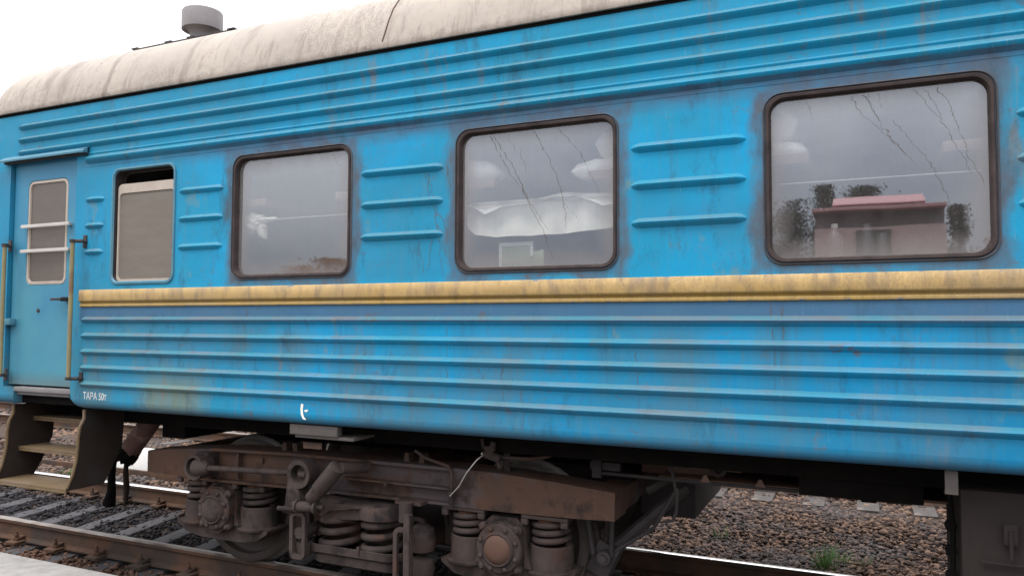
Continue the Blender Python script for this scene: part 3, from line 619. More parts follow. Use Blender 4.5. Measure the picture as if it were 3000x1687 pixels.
# ------------------------------------------------------------------ lettering and chalk mark
def text(s, x, z, size, sx=1.0, name='weight_lettering', y=-.0015, parent=C):
    cu = bpy.data.curves.new('t', 'FONT'); cu.body = s; cu.size = size; o = bpy.data.objects.new('t', cu); COL.objects.link(o)
    bpy.context.view_layer.update(); me = bpy.data.meshes.new_from_object(o.evaluated_get(bpy.context.evaluated_depsgraph_get()))
    bpy.data.objects.remove(o)
    for v in me.vertices: v.co = Vector((x + v.co.x * sx, y, z + v.co.y))
    me.name = name; return mkobj(name, me, MT['whitemark'], parent, 0)
text('ТАРА 50т', -5.548, 1.291, .076, .80)
b = MB()
P = [(-3.392, 1.352), (-3.397, 1.32), (-3.394, 1.285), (-3.38, 1.258), (-3.36, 1.250)]; Wd = [.010, .010, .010, .009, .003]
def ribbon(b, P, Wd, y=-.002):
    prev = None
    for i, (x, z) in enumerate(P):
        a = P[min(i + 1, len(P) - 1)]; c = P[max(i - 1, 0)]; d = Vector((a[0] - c[0], a[1] - c[1])).normalized(); nn = (-d.y * Wd[i], d.x * Wd[i])
        yy = y; cur = (b.bm.verts.new((x - nn[0], yy, z - nn[1])), b.bm.verts.new((x + nn[0], yy, z + nn[1])))
        if prev: b.bm.faces.new((prev[0], prev[1], cur[1], cur[0]))
        prev = cur
ribbon(b, P, Wd); ribbon(b, [(-3.374, 1.308), (-3.36, 1.306), (-3.345, 1.314)], [.003, .008, .004]); b.obj('painted_mark', MT['curtain'], C, 0, fix=False)

# ------------------------------------------------------------------ interior
b = MB(); wall_mesh(b, .088, [(x, WZ, .479, .406, .072) for x in WIN] + [(cx, cz, .312, .424, .06)], [(-5.66, 1.3), (XR - .05, 1.3), (XR - .05, 3.3), (-5.66, 3.3)])
wall_mesh(b, 2.97, [], [(-5.66, 1.3), (XR - .05, 1.3), (XR - .05, 3.3), (-5.66, 3.3)])
b.box(XL + .05, XR - .05, .089, 2.969, 1.25, 1.3); b.box(XL + .05, XR - .05, .089, 2.969, 3.3, 3.35)
b.box(-5.66, -5.62, .089, 2.969, 1.301, 3.299); b.box(-4.57, -4.53, .089, 2.969, 1.301, 3.299)
for x in WIN[:-1]: b.box(x + .88, x + .92, .089, 1.95, 1.301, 3.299)
b.obj('interior_lining', MT['lining'], C, 0)
for i, x in enumerate(WIN[:4]):
    for s in (-1, 1):
        bb = MB(); bb.box(x + s * .875, x + s * .30, .10, 1.9, 2.72, 2.775, .01); bb.obj('upper_berth', MT['berth'], C, 30)
        bb = MB(); bb.box(x + s * .875, x + s * .30, .10, 1.9, 1.68, 1.76, .01); bb.obj('lower_berth', MT['berth'], C, 30)
    bb = MB(); bb.box(x - .27, x + .27, .09, .75, 2.06, 2.085, .006); bb.obj('table', MT['table'], C, 30)
    if i != 1 or True:
        bb = MB(); bb.tube([(x - .46, .115, 2.620), (x + .46, .115, 2.620)], .004, 8); bb.obj('curtain_rod', MT['whitebar'], C, 40)
def pillow(c, hx, hy, hz, label, rot=0, tilt=0, cat='pillow'):
    bb = MB(); bmesh.ops.create_cube(bb.bm, size=2); bmesh.ops.subdivide_edges(bb.bm, edges=bb.bm.edges[:], cuts=9, use_grid_fill=True)
    q = random.Random(int(abs(c[0]) * 100) + 1)
    ph = [q.uniform(0, 6) for _ in range(4)]
    for v in bb.bm.verts:
        x, y, z = v.co; e = 4.0; rr = max((abs(x) ** e + abs(y) ** e) ** (1 / e), .001); k = max(0, 1 - max(abs(x), abs(y)) ** 2.6)
        rr2 = (abs(x) ** 5 + abs(y) ** 5) ** .2
        sc = max(abs(x), abs(y)) / rr2 if rr2 > 1e-4 else 1
        v.co = Vector((x * sc * hx, y * sc * hy, z * hz * (k ** .5 * .95 + .06) + .007 * math.sin(9 * x + ph[0]) * math.sin(7 * y + ph[1])))
    m = Matrix.Rotation(rot, 4, 'Z') @ Matrix.Rotation(tilt, 4, 'Y'); bmesh.ops.transform(bb.bm, matrix=Matrix.Translation(c) @ m, verts=bb.bm.verts)
    return tag(bb.obj('pillow', MT['white'], smooth=60), label, cat, 'bedding on the upper berths')
pillow((-2.26, .235, 2.855), .22, .11, .075, 'white pillow at the upper left inside the middle big window', .1, .12)
pillow((-1.36, .235, 2.80), .20, .11, .06, 'lower white pillow at the right inside the middle big window', -.05, -.05)
pillow((-1.28, .235, 2.93), .13, .11, .085, 'white rolled bedding on top of the pillow, right edge of the middle big window', .1, .1, 'bedding')
pillow((-.42, .235, 2.81), .18, .11, .055, 'lower white pillow inside the upper left corner of the right window', 0, .05)
pillow((-.44, .235, 2.965), .15, .11, .105, 'plump white bedding roll on the pillow in the right window corner', .1, .0, 'bedding')
# curtain gathered over the rod in the middle window
def sheet(x0, x1, ztop, zbot, y, label, name='curtain', nx=60, nz=18, amp=.012, fr=26, mat='curtain', seed=1):
    bb = MB(); q = random.Random(seed); ph = q.uniform(0, 6); g = []
    for i in range(nx + 1):
        u = i / nx; x = x0 + (x1 - x0) * u; col_ = []
        for j in range(nz + 1):
            v = j / nz; zt, zb = ztop(u), zbot(u)
            col_.append(bb.bm.verts.new((x + .01 * math.sin(v * 5 + u * 9), y + amp * math.sin(fr * u + ph + v * 2.0) * (.35 + v) + .03 * math.sin(v * 3.1), zt + (zb - zt) * v)))
        g.append(col_)
    for i in range(nx):
        for j in range(nz): bb.bm.faces.new((g[i][j], g[i + 1][j], g[i + 1][j + 1], g[i][j + 1]))
    return tag(bb.obj(name, MT[mat], smooth=60, fix=False), label, 'curtain', None)
def it(pts): return lambda u: float(np.interp(u, [p[0] for p in pts], [p[1] for p in pts]))
sheet(-2.235, -1.26, it([(0, 2.628), (.2, 2.63), (.5, 2.628), (.62, 2.650), (.72, 2.656), (.85, 2.635), (1, 2.630)]), it([(0, 2.56), (.03, 2.48), (.08, 2.435), (.2, 2.418), (.6, 2.416), (.8, 2.425), (.95, 2.44), (1, 2.45)]), .115, 'pale sagging curtain slung along the rod of the middle big window')
sheet(-2.20, -1.27, it([(0, 2.634), (.5, 2.634), (.68, 2.660), (.8, 2.645), (1, 2.634)]), it([(0, 2.625), (.05, 2.60), (.12, 2.555), (.17, 2.575), (.22, 2.60), (.45, 2.61), (.6, 2.635), (.75, 2.635), (.85, 2.60), (.92, 2.565), (1, 2.58)]), .098, 'white cloth edge folded over the top of the sagging curtain', 'cloth', amp=.006, mat='white', seed=2)
# bunched curtain in the first big window
bb = MB()
bmesh.ops.create_icosphere(bb.bm, subdivisions=4, radius=1)
for v in bb.bm.verts:
    p = v.co; k = 1 + .16 * math.sin(5 * p.x + 3 * p.z) * math.sin(6 * p.z + 1) + .08 * math.sin(13 * p.x - 9 * p.z); v.co = Vector((-3.985 + p.x * .105 * k, .16 + p.y * .05 * k, 2.605 + (p.z * .075 - .35 * max(p.x, 0) * .02) * k))
bb.tube([(-3.93, .155, 2.615), (-3.84, .15, 2.628), (-3.77, .15, 2.63)], [.03, .018, .012], 10)
bb.tube([(-3.93, .165, 2.58), (-3.91, .165, 2.52), (-3.88, .165, 2.49)], [.045, .035, .01], 10)
tag(bb.obj('gathered_curtain', MT['curtain'], smooth=60), 'cream curtain bunched at the left end of the rod in the first big window', 'curtain')
# green hatched box on the table of the middle window
t = thing('storage_box', (-1.93, .3, 2.085), 'green hatched box with white rim on the table of the middle big window', 'box')
bb = MB(); bb.box(-2.03, -1.82, .20, .215, 2.09, 2.37, .002); bb.box(-1.82, -1.70, .20, .21, 2.09, 2.33, .002, Matrix.Rotation(R(-35), 3, 'Z'), (-1.82, .2, 2.2)); bb.obj('panel', MT['greenb'], t, 20)
bb = MB(); bb.box(-2.04, -1.81, .19, .199, 2.365, 2.39, .002); bb.box(-2.04, -2.02, .19, .199, 2.09, 2.365); bb.box(-1.83, -1.81, .19, .199, 2.30, 2.3645); bb.obj('rim', MT['white'], t, 20)
# bottle and small things in the right window
t = thing('water_bottle', (-.12, .25, 2.085), 'clear grey plastic bottle with white cap on the table in the right window', 'bottle')
bb = MB(); bb.lathe([(.035, 2.086), (.045, 2.095), (.045, 2.16), (.041, 2.18), (.045, 2.20), (.041, 2.25), (.045, 2.28), (.045, 2.325), (.036, 2.36), (.016, 2.385), (.014, 2.40)], (-.12, .25, 0), 'Z', 24); bb.obj('body', MT['pet'], t, 60)
bb = MB(); bb.lathe([(.017, 2.392), (.017, 2.412), (.014, 2.415)], (-.12, .25, 0), 'Z', 20); bb.obj('cap', MT['capw'], t, 40)
for x, h, l in ((.035, .33, 'tall dark vase on the table to the right of the bottle'), (.105, .28, 'smaller dark vase beside the tall dark vase')):
    bb = MB(); bb.lathe([(.03, 2.086), (.05, 2.12), (.048, 2.20), (.028, 2.086 + h * .8), (.022, 2.086 + h)], (x, .33, 0), 'Z', 20); tag(bb.obj('vase', MT['pet'], smooth=50), l, 'vase')

# ------------------------------------------------------------------ steps
st = None
t = None
def step_side(x, name='step_stringer'):
    f = [(.055, 1.20), (.055, 1.13), (.022, 1.07), (.008, .98), (.008, .90), (-.004, .80), (-.03, .70), (-.075, .605), (-.07, .590)]
    bk = [(.24, .59), (.31, .70), (.40, .90), (.42, 1.20)]
    b = MB(); b.prism(f + bk, x - .006, x + .006, 'X'); o = b.obj(name, MT['stepside'], C, 30)
    b = MB(); L = []
    b.tube([(x, y - .001, z) for y, z in f[:-1]], .013, 8); b.obj('edge_strip', MT['stepyel'], o, 40)
    return o
step_side(-5.60); step_side(-6.475)
for z, y0, y1 in ((.60, -.075, .20), (.847, .10, .34), (1.086, .22, .40)):
    b = MB(); b.box(-6.468, -5.607, y0, y1, z - .016, z + .002, .004); b.box(-6.46, -5.61, y0 - .003, y0 + .012, z - .034, z - .0165, .003); b.obj('step_tread', MT['stepyel'], C, 30)

# ------------------------------------------------------------------ waste pipe and hoses
def pol(a, bb_, t): return tuple(a[i] + (bb_[i] - a[i]) * t for i in range(3))
b = MB(); b.tube([(-5.70, .90, 1.16), (-5.85, .90, 1.01), (-6.06, .90, .78), (-6.11, .90, .72)], [.085, .088, .09, .088], 20, False); b.obj('waste_pipe', MT['pipe'], C, 50)
b = MB(); q = random.Random(9); ps = []; n = 28
for k, (tt, rr) in enumerate(((0, .089), (.5, .098), (1, .10))):
    c = pol((-6.09, .90, .745), (-6.165, .90, .665), tt); d = Vector((-.68, 0, -.73)); u = Vector((0, 1, 0)); v = d.cross(u)
    ps.append([Vector(c) + (u * math.cos(6.283 * i / n) + v * math.sin(6.283 * i / n)) * rr * q.uniform(.93, 1.08) + d * (q.uniform(-.01, .045) if k == 2 else 0) for i in range(n)])
b.loft(ps, True); b.obj('torn_sleeve', MT['black'], C, 0)
b = MB(); b.tube([(-6.33, .95, .80), (-6.42, .97, .66), (-6.45, .98, .45), (-6.47, 1.0, .30), (-6.50, 1.0, .17)], [.035, .036, .034, .04, .06], 12); b.obj('drain_hose', MT['black'], C, 50)
b = MB(); b.tube([(-6.22, .95, .62), (-6.25, .97, .50), (-6.245, .98, .36), (-6.25, .98, .22)], [.016, .024, .028, .02], 10); b.obj('hanging_cord', MT['stepside'], C, 50)

# ------------------------------------------------------------------ underframe
b = MB(); b.box(XL + .1, XR - .1, .42, 2.64, 1.06, 1.249); b.box(XL + .1, XR, .14, .42, 1.215, 1.249)
b.box(-4.9, -1.0, 1.3, 1.8, .86, 1.06); b.box(-5.25, -5.0, .5, 2.5, .95, 1.06)
b.obj('underframe', MT['black'], C, 0)
b = MB(); b.box(-3.535, -3.14, .045, .10, 1.140, 1.207, .004); b.box(-3.50, -3.02, .06, .30, 1.118, 1.138, .004); b.obj('data_panel', MT['grey'], C, 25)
# equipment right of the bogie
b = MB(); b.box(-1.17, -.34, .70, 1.10, .930, .942, .003); b.box(-1.4, -.2, 1.16, 1.2, .872, 1.06); b.box(-1.15, -.80, .86, 1.2, .935, 1.06, .01); b.box(-.97, -.67, .72, .76, 1.0, 1.06, .004)
for x in (-.88, -.56): b.prism([(x - .03, .93), (x + .03, .93), (x + .008, .975), (x - .008, .975)], .69, .697)
b.box(.285, .43, .70, 1.10, .925, .938); b.box(.285, .43, 1.101, 1.14, .86, 1.06); b.obj('equipment_tray', MT['tray'], C, 25)
b = MB(); b.lathe([(.045, 0), (.05, -.012), (.05, -.03), (.026, -.032), (.024, -.01)], (-.80, .70, 1.02), 'Y', 20); b.obj('pipe_flange', MT['steel'], C, 30)
b = MB(); b.box(-.33, .28, .45, 1.7, .955, 1.06, .01); b.box(-.10, .10, .8, 1.1, .90, .955, .01); b.box(-.02, .06, .55, .8, .925, .957, .01); b.box(-.30, .45, 1.7, 2.6, .88, 1.06); b.obj('equipment_box', MT['black'], C, 25)
b = MB(); b.box(.345, .40, .08, .09, 1.095, 1.207, .003); b.box(.345, .40, .09, .15, 1.095, 1.103); b.obj('hanger_strip', MT['grey'], C, 25)
cab = MB(); cab.box(.42, 2.1, .22, .95, .30, 1.10, .012); cb = cab.obj('battery_box', MT['boxdark'], C, 30)
b = MB(); b.tube([(.62, .19, .93), (.62, .185, .80)], .010, 8); b.box(.59, .65, .19, .204, .86, .96, .006); b.box(.50, .95, .195, .204, .765, .775, .002); b.obj('latch', MT['boxdark'], cb, 30)
b = MB(); b.tube([(.37, .30, 1.18), (.395, .30, .9), (.39, .32, .55), (.40, .34, .30)], .012, 8)
for z in (.90, .78, .66): b.lathe([(.028, 0), (.028, .03), (.012, .034)], (.385, .30, z), 'Y', 10)
b.obj('cable_conduit', MT['black'], C, 40)
# brake air valve, pipes and cable above the bogie
b = MB(); b.tube([(-2.16, .42, 1.045), (-2.10, .42, 1.03), (-1.94, .45, 1.028), (-1.86, .47, 1.04), (-1.50, .52, 1.15), (-1.35, .55, 1.19)], .012, 8)
b.box(-2.125, -2.085, .46, .475, .92, 1.20); b.tube([(-2.76, .40, 1.03), (-2.66, .38, .99), (-2.47, .35, .955), (-2.445, .34, .92), (-2.44, .33, .76)], .011, 8); b.tube([(-2.44, .33, .80), (-2.44, .33, .70)], [.022, .016], 10)
b.obj('brake_pipe', MT['steel'], C, 40)
b = MB(); b.tube([(-2.24, .40, 1.05), (-2.12, .40, 1.02)], [.026, .030], 12); b.tube([(-2.20, .40, 1.03), (-2.17, .40, 1.13)], [.03, .018], 10); b.box(-2.23, -2.16, .38, .42, 1.07, 1.10, .005); b.tube([(-2.13, .39, 1.0), (-2.11, .37, .97)], .018, 8); b.tube([(-2.26, .41, 1.14), (-2.245, .41, 1.08)], .012, 8); b.obj('brake_valve', MT['steel'], C, 40)
b = MB(); b.tube([(-2.235, .38, 1.045), (-2.27, .35, 1.01), (-2.33, .33, .93), (-2.38, .32, .84), (-2.44, .31, .775)], .0045, 8); b.tube([(-2.25, .385, 1.052), (-2.225, .385, 1.04)], .009, 8); b.obj('steel_cable', MT['wire'], C, 40)

# ------------------------------------------------------------------ bogie
XA, XB, XM = -4.49, -2.095, -3.20
bog = bpy.data.objects.new('bogie', None); COL.objects.link(bog); bog.parent = C; bog.location = -Vector(C.location)
bog['label'] = 'dusty brown two axle bogie with coil springs'
def bobj(mb, name, mat, sm=38): 
    o = mb.obj(name, mat, None, sm); o.parent = bog; return o
def both(fn, name, mat, sm=38):
    for side in (0, 1):
        b = MB(); fn(b)
        if side: b.mirror()
        bobj(b, name, MT[mat], sm)
def side_frame(b):
    top = [(-5.25, .86), (-4.9, .895), (-4.4, .93), (-3.8, .942), (-2.4, .942), (-2.1, .935), (-1.70, .912), (-1.355, .883)]
    bot = [(-1.355, .72), (-1.65, .708), (-2.1, .70), (-3.8, .69), (-4.5, .672), (-4.95, .69), (-5.25, .69)]
    b.prism(top + bot, .42, .60)
    b.prism([(-2.45, .9435), (-2.1, .9365), (-1.70, .9135), (-1.353, .8845), (-1.353, .7185), (-1.65, .7065), (-2.1, .6985), (-2.45, .6975)], .365, .602)
    b.prism([(-5.252, .8615), (-4.9, .8965), (-4.58, .92), (-4.58, .671), (-4.95, .6885), (-5.252, .6885)], .365, .602)
    b.prism([(-4.58, .925), (-3.8, .944), (-2.45, .944), (-2.45, .924), (-3.8, .924), (-4.58, .903)], .365, .425)
    b.prism([(-4.58, .671), (-3.8, .688), (-2.45, .698), (-2.45, .715), (-3.8, .706), (-4.58, .69)], .365, .425)
    b.box(-3.33, -2.47, .355, .421, .800, .812, .003); b.box(-2.98, -2.955, .35, .421, .78, .8125, .004)
    b.box(-4.32, -4.30, .37, .421, .71, .90); b.box(-4.12, -4.09, .40, .421, .84, .88)
    # stop brackets on top
    for x in (-3.93, -3.83, -2.86, -2.74): b.prism([(x - .022, .94), (x + .022, .94), (x + .016, 1.0), (x - .016, 1.0)], .45, .52)
    b.box(-1.52, -1.3535, .604, .90, .735, .872)
both(side_frame, 'side_frame', 'steelb', 25)
for bx in ((-1.50, -1.36, .90, 2.16, .74, .87), (-5.24, -5.10, .602, 2.458, .71, .85), (-3.45, -2.95, .62, 2.44, .72, .90), (-3.6, -2.8, .62, 2.44, .30, .36)):
    b = MB(); b.box(*bx, .01); bobj(b, 'cross_beam', MT['steelb'], 25)
def spring_unit(xc):
    def f(b):
        b.coil((xc, .51), .112, .0195, .50, .675, 3.6)
    both(f, 'coil_spring', 'steel', 60)
    def g_(b):
        b.lathe([(.05, .345), (.140, .345), (.140, .50), (.125, .505), (.10, .49), (.05, .48)], (xc, .51, 0), 'Z', 32)
        b.lathe([(.165, .332), (.168, .336), (.168, .350), (.145, .354)], (xc, .51, 0), 'Z', 32)
    both(g_, 'spring_cup', 'steel', 40)
    def h_(b):
        b.box(xc - .155, xc + .155, .375, .64, .672, .697, .006); b.box(xc - .155, xc - .11, .370, .40, .635, .671, .005); b.box(xc + .11, xc + .155, .370, .40, .635, .671, .005)
    both(h_, 'spring_bracket', 'steel', 30)
    def k_(b): b.lathe([(.06, .60), (.085, .62), (.09, .655), (.05, .67)], (xc, .50, 0), 'Z', 24)
    both(k_, 'rubber_snubber', 'rust', 50)
for xa in (XA, XB):
    for dx in (-.285, .285): spring_unit(xa + dx)
    def arms(b):
        b.prism([(xa - .46, .345), (xa - .455, .325), (xa - .36, .262), (xa - .2, .235), (xa + .2, .235), (xa + .36, .262), (xa + .455, .325), (xa + .46, .345), (xa + .16, .345), (xa + .15, .60), (xa + .09, .66), (xa - .09, .66), (xa - .15, .60), (xa - .16, .345)], .40, .63)
        b.prism([(xa - .13, .36), (xa - .04, .30), (xa + .04, .30), (xa + .13, .36), (xa + .15, .48), (xa + .12, .60), (xa + .05, .645), (xa - .05, .645), (xa - .12, .60), (xa - .15, .48)], .34, .40)
        for s in (-1, 1): b.prism([(xa + s * .15, .36), (xa + s * .20, .36), (xa + s * .165, .44), (xa + s * .15, .50)] , .38, .62)
    both(arms, 'axle_box', 'steel', 25)
    def cov(b):
        b.lathe([(.155, 0), (.155, -.02), (.145, -.03), (.112, -.032), (.105, -.05), (.098, -.055), (.092, -.052), (.088, -.045)], (xa, .345, .478), 'Y', 40)
        for i in range(8):
            a = R(22.5 + 45 * i); b.lathe([(.016, .004), (.016, -.012), (.008, -.018)], (xa + .130 * math.cos(a), .316, .478 + .130 * math.sin(a)), 'Y', 8)
        for i in range(4):
            a = R(45 + 90 * i); b.lathe([(.03, .02), (.03, -.012), (.018, -.022), (.010, -.035)], (xa + .172 * math.cos(a), .35, .478 + .172 * math.sin(a)), 'Y', 10)
    both(cov, 'box_cover', 'steel', 40)
    def cap_(b): b.lathe([(.093, 0), (.088, -.012), (.05, -.022), (.01, -.024)], (xa, .302, .478), 'Y', 32)
    both(cap_, 'axle_cap', 'capb' if xa == XB else 'steel', 60)
    b = MB(); b.tube([(xa, .62, .475), (xa, 2.44, .475)], .08, 20); bobj(b, 'axle', MT['wheel'], 60)
    def whl(b):
        b.lathe([(.11, .62), (.11, .655), (.13, .67), (.17, .70), (.36, .735), (.405, .715), (.415, .667), (.455, .664), (.474, .672)], (xa, 0, .475), 'Y', 64, False)
        b.lathe([(.474, .80), (.40, .80), (.36, .77), (.15, .80), (.1, .84)], (xa, 0, .475), 'Y', 64, False)
    both(whl, 'wheel', 'wheel', 40)
    def rim_(b): b.lathe([(.4738, .672), (.475, .69), (.476, .745), (.484, .765), (.502, .778), (.503, .788), (.495, .798), (.474, .80)], (xa, 0, .475), 'Y', 64, False)
    both(rim_, 'wheel_tread', 'tyre', 60)
    for s in (-1, 1):
        def shoe(b):
            L = []
            for i in range(9):
                a = R(-26 + 52 * i / 8); L.append([(xa + s * r * math.cos(a), y, .46 + r * math.sin(a)) for r, y in ((.488, .69), (.545, .69), (.545, .77), (.488, .77))])
            b.loft(L, True, True, True)
            b.box(xa + s * .545, xa + s * .60, .70, .76, .34, .58, .008); b.tube([(xa + s * .58, .70, .48), (xa + s * .62, .66, .80)], .018, 8)
        both(shoe, 'brake_shoe', 'steel', 40)
# bolster springs, seats, spring plank
def bs(x):
    def f(b):
        b.coil((x, .45), .142, .025, .30, .56, 3.3, 12, 24)
    both(f, 'bolster_spring', 'steel', 60)
bs(-3.39); bs(-3.03)
def seat(b):
    b.lathe([(.05, .56), (.185, .555), (.19, .56), (.19, .635), (.183, .648), (.05, .66)], (-3.03, .45, 0), 'Z', 40)
    b.lathe([(.05, .535), (.16, .53), (.17, .535), (.17, .60), (.05, .62)], (-3.39, .47, 0), 'Z', 40)
    b.prism([(-3.56, .655), (-3.44, .672), (-3.30, .66), (-3.20, .655), (-3.05, .655), (-3.02, .56), (-3.18, .545), (-3.33, .535), (-3.43, .555), (-3.53, .60)], .30, .44)
    b.prism([(-3.42, .575), (-3.30, .612), (-3.12, .632), (-3.0, .64), (-3.0, .655), (-3.30, .652)], .272, .299)
    b.prism([(-3.43, .553), (-3.36, .598), (-3.20, .622), (-3.20, .632), (-3.34, .612), (-3.45, .568)], .262, .285)
both(seat, 'bolster_seat', 'steel', 35)
def plank(b):
    def oval(y0, y1, z, x0=-3.575, x1=-2.80, r=.11):
        P = []; cx_, cy_ = (x0 + x1) / 2, (y0 + y1) / 2; hw_, hh_ = (x1 - x0) / 2, (y1 - y0) / 2
        for sx, sy, a0 in ((1, 1, 0), (-1, 1, 90), (-1, -1, 180), (1, -1, 270)):
            for k in range(7):
                a = R(a0 + 15 * k); P.append((cx_ + sx * (hw_ - r) + r * math.cos(a), cy_ + sy * (hh_ - r) + r * math.sin(a), z))
        return P
    b.loft([oval(.27, .63, .30), oval(.262, .638, .302), oval(.255, .645, .31), oval(.255, .645, .358), oval(.262, .638, .362), oval(.268, .632, .358), oval(.268, .632, .31)], True, True)
    b.loft([oval(.30, .62, .22, -3.53, -2.84), oval(.28, .63, .235, -3.55, -2.82), oval(.275, .632, .285, -3.555, -2.815), oval(.29, .62, .30, -3.54, -2.83)], True, True, True)
    b.box(-3.12, -3.10, .245, .262, .335, .385, .003)
both(plank, 'spring_plank', 'steel', 40)
def link(x0, x1, z0, z1, y, wd=.028, th=.03):
    b = MB(); b.loft([rrect((x0 + x1) / 2, (z0 + z1) / 2, (x1 - x0) / 2, (z1 - z0) / 2, .045, y), rrect((x0 + x1) / 2, (z0 + z1) / 2, (x1 - x0) / 2, (z1 - z0) / 2, .045, y + th), rrect((x0 + x1) / 2, (z0 + z1) / 2, (x1 - x0) / 2 - wd, (z1 - z0) / 2 - wd, .025, y + th), rrect((x0 + x1) / 2, (z0 + z1) / 2, (x1 - x0) / 2 - wd, (z1 - z0) / 2 - wd, .025, y), rrect((x0 + x1) / 2, (z0 + z1) / 2, (x1 - x0) / 2, (z1 - z0) / 2, .045, y)]); return b
bobj(link(-3.655, -3.52, .255, .58, .20), 'swing_link', MT['steel'], 50)
b = link(-2.80, -2.665, .21, .565, .20); b.box(-2.715, -2.668, .185, .24, .17, .655, .01); bobj(b, 'swing_link', MT['steel'], 50)
bobj(link(-2.87, -2.74, .20, .56, .50), 'swing_link', MT['steel'], 50)
b = MB(); b.tube([(-2.73, .24, .60), (-2.73, .24, .72)], .045, 12); b.lathe([(.05, .36), (.085, .38), (.095, .45), (.08, .52), (.04, .545)], (-2.70, .40, 0), 'Z', 20); b.lathe([(.04, .20), (.08, .21), (.09, .26), (.08, .32), (.04, .335)], (-2.70, .40, 0), 'Z', 20); b.box(-2.84, -2.64, .28, .62, .695, .715); bobj(b, 'link_bearing', MT['steel'], 40)
b = MB(); b.tube([(-3.585, .215, .43), (-3.585, .45, .43)], .04, 12); b.box(-3.64, -3.53, .24, .30, .27, .36, .01); bobj(b, 'link_bearing', MT['steel'], 40)
# leash rod with its two eyes
def eye(b, x, z, y0, y1, ro, ri):
    n = 32; b.loft([[(x + r * math.cos(6.2832 * i / n), y, z + r * math.sin(6.2832 * i / n)) for i in range(n)] for r, y in ((ro, y0), (ro, y1), (ri, y1), (ri, y0), (ro, y0))], True)
b = MB(); n = 24
eye(b, -4.60, .80, .22, .34, .095, .072); b.box(-4.66, -4.54, .30, .43, .72, .90, .01); bobj(b, 'rod_bracket', MT['steel'], 40)
b = MB(); b.tube([(-4.60, .25, .797), (-4.545, .25, .798), (-4.50, .25, .80), (-4.47, .25, .802)], [.062, .066, .05, .030], 20); b.tube([(-4.48, .25, .801), (-3.66, .25, .830)], .0215, 14); b.tube([(-3.57, .24, .833), (-3.57, .33, .833)], .062, 24); b.tube([(-3.60, .24, .833), (-3.54, .24, .833)], .03, 12); bobj(b, 'leash_rod', MT['steel'], 50)
b = MB(); eye(b, -3.575, .84, .185, .30, .098, .066)
b.prism([(-3.668, .86), (-3.668, .80), (-3.690, .62), (-3.655, .60), (-3.56, .60), (-3.545, .62), (-3.575, .74), (-3.60, .77)], .19, .295); b.tube([(-3.75, .19, .59), (-3.55, .19, .60)], .017, 10); b.box(-3.72, -3.60, .20, .42, .56, .61, .01); bobj(b, 'hanger_bracket', MT['steel'], 40)
# oblique damper
p0 = Vector((-3.215, .16, .93)); p1 = Vector((-3.475, .16, .645)); d = p1 - p0
b = MB(); b.tube([p0, p0 + d * .02, p0 + d * .60, p0 + d * .605], [.04, .056, .056, .05], 24); b.tube([p0 + d * .60, p0 + d * .62, p0 + d * .84, p0 + d * .86], [.045, .049, .049, .04], 24); bobj(b, 'damper', MT['steel'], 50)
b = MB(); b.tube([(-3.53, .14, .635), (-3.40, .16, .637)], .036, 20); b.tube([(-3.545, .14, .636), (-3.53, .14, .636)], .046, 16); b.tube([(-3.40, .16, .636), (-3.385, .16, .636)], .046, 16); b.tube([(-3.60, .16, .640), (-3.34, .17, .638)], .02, 12); bobj(b, 'damper_mount', MT['steel'], 50)
b = MB(); b.tube([(-3.20, .17, .915), (-3.12, .36, .90)], .04, 16); bobj(b, 'damper_mount', MT['steel'], 50)
# brake rigging at the right hand end
b = MB(); b.tube([(-1.05, .95, .83), (-1.20, .82, .70), (-1.50, .75, .42), (-1.62, .72, .30)], [.035, .04, .045, .04], 8); b.box(-1.60, -1.45, .66, .80, .28, .50, .01, Matrix.Rotation(R(25), 3, 'Y')); b.tube([(-1.50, .60, .42), (-1.50, .80, .42)], .045, 16); b.tube([(-1.50, .58, .42), (-1.50, .60, .42)], .025, 8)
b.tube([(-1.46, .64, .43), (-1.44, .6, .70)], .016, 8); b.tube([(-1.58, .64, .43), (-1.62, .62, .70)], .02, 8); b.tube([(-1.10, .7, 1.06), (-1.06, .7, .86), (-1.20, .68, .62), (-1.50, .66, .42)], .012, 8)
b.box(-1.5, -1.1, 1.5, 2.6, .50, .9, .02); b.tube([(-1.62, .7, .3), (-1.62, 2.3, .3)], .03, 8)
b.tube([(-1.30, .9, .80), (-1.04, 1.0, .95)], .03, 8); b.tube([(-1.03, .6, .90), (-1.035, .6, .76), (-1.06, .6, .70), (-1.12, .6, .69)], .010, 8); bobj(b, 'brake_rigging', MT['darkiron'], 40)
b = MB(); b.tube([(-1.6, .7, .93), (-.35, .7, .925)], .012, 8); b.box(-1.6, -1.54, .68, .72, .90, 1.06); b.box(-1.62, -1.42, .7, .74, .95, 1.0); bobj(b, 'pull_rod', MT['darkiron'], 30)
# brake hoses over the left wheel
b = MB()
for x in (-5.15, -4.95, -4.78): b.tube([(x - .06, 1.9, 1.05), (x - .05, 1.9, .98), (x, 1.9, .95), (x + .05, 1.9, .98), (x + .06, 1.9, 1.05)], .012, 8)
bobj(b, 'brake_hose', MT['black'], 40)

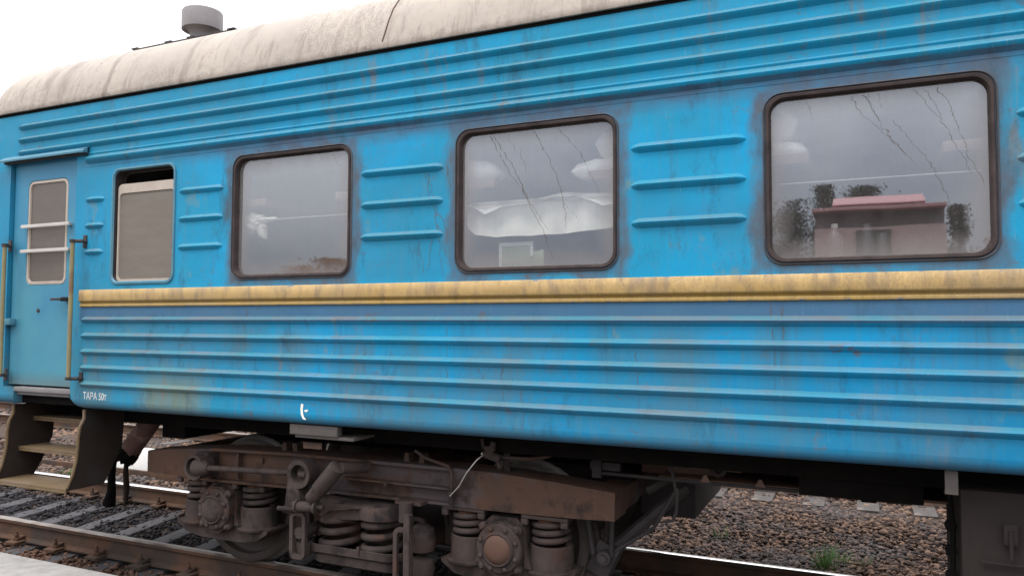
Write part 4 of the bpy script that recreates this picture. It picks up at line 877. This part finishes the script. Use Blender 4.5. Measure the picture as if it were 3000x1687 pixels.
# ------------------------------------------------------------------ behind the photographer: what the panes mirror
t = thing('station_house', (.7, -34, -.3), 'pink station house with a two tier tin roof mirrored in the right window', 'house')
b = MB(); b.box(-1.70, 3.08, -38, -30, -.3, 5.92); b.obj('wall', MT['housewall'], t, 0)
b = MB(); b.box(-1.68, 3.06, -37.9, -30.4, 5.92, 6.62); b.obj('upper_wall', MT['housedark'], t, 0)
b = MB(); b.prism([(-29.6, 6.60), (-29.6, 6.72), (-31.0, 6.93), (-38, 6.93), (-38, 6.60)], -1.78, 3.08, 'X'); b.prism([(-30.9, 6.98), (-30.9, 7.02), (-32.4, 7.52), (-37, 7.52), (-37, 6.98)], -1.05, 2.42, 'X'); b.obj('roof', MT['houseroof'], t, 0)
b = MB()
b.box(-.15, 1.15, -29.99, -29.9, 4.0, 5.8)
b.obj('window', MT['frost'], t, 0)
def tree(x, y, h, w_, mat, label, seed, conif=False):
    q = random.Random(seed); t = thing('tree', (x, y, -.3), label, 'tree', 'trees mirrored in the panes')
    b = MB(); b.tube([(x, y, -.3), (x + .1, y, h * .5), (x, y, h * .92)], [.16, .1, .02], 8)
    for i in range(9):
        z = h * q.uniform(.25, .8); a = q.uniform(0, 6.28); L = w_ * .8 * (1 - z / h * .6); b.tube([(x, y, z), (x + L * math.cos(a), y + L * math.sin(a), z + L * .5)], [.05, .012], 5)
    b.obj('trunk', MT['bark'], t, 50)
    b = MB()
    cl = [(q.gauss(0, .45), q.gauss(0, .45), q.uniform(.12, 1)) for _ in range(34)]
    for i in range(9000):
        c = cl[q.randrange(len(cl))]; k = (1 - c[2]) if conif else math.sin(math.pi * min(1, c[2] * .9 + .08)); k = max(k, .12)
        p = Vector((x + (c[0] * k + q.gauss(0, .16)) * w_, y + (c[1] * k + q.gauss(0, .16)) * w_, h * (.15 + .85 * c[2]) + q.gauss(0, .05) * h * .6))
        if p.z > h: p.z = h - q.random() * .4
        s = q.uniform(.035, .085); u = Vector((q.gauss(0, 1), q.gauss(0, 1), q.gauss(0, 1))).normalized() * s; v = u.orthogonal().normalized() * s * .6
        b.bm.faces.new([b.bm.verts.new(p + a_) for a_ in (u, v, -u, -v)])
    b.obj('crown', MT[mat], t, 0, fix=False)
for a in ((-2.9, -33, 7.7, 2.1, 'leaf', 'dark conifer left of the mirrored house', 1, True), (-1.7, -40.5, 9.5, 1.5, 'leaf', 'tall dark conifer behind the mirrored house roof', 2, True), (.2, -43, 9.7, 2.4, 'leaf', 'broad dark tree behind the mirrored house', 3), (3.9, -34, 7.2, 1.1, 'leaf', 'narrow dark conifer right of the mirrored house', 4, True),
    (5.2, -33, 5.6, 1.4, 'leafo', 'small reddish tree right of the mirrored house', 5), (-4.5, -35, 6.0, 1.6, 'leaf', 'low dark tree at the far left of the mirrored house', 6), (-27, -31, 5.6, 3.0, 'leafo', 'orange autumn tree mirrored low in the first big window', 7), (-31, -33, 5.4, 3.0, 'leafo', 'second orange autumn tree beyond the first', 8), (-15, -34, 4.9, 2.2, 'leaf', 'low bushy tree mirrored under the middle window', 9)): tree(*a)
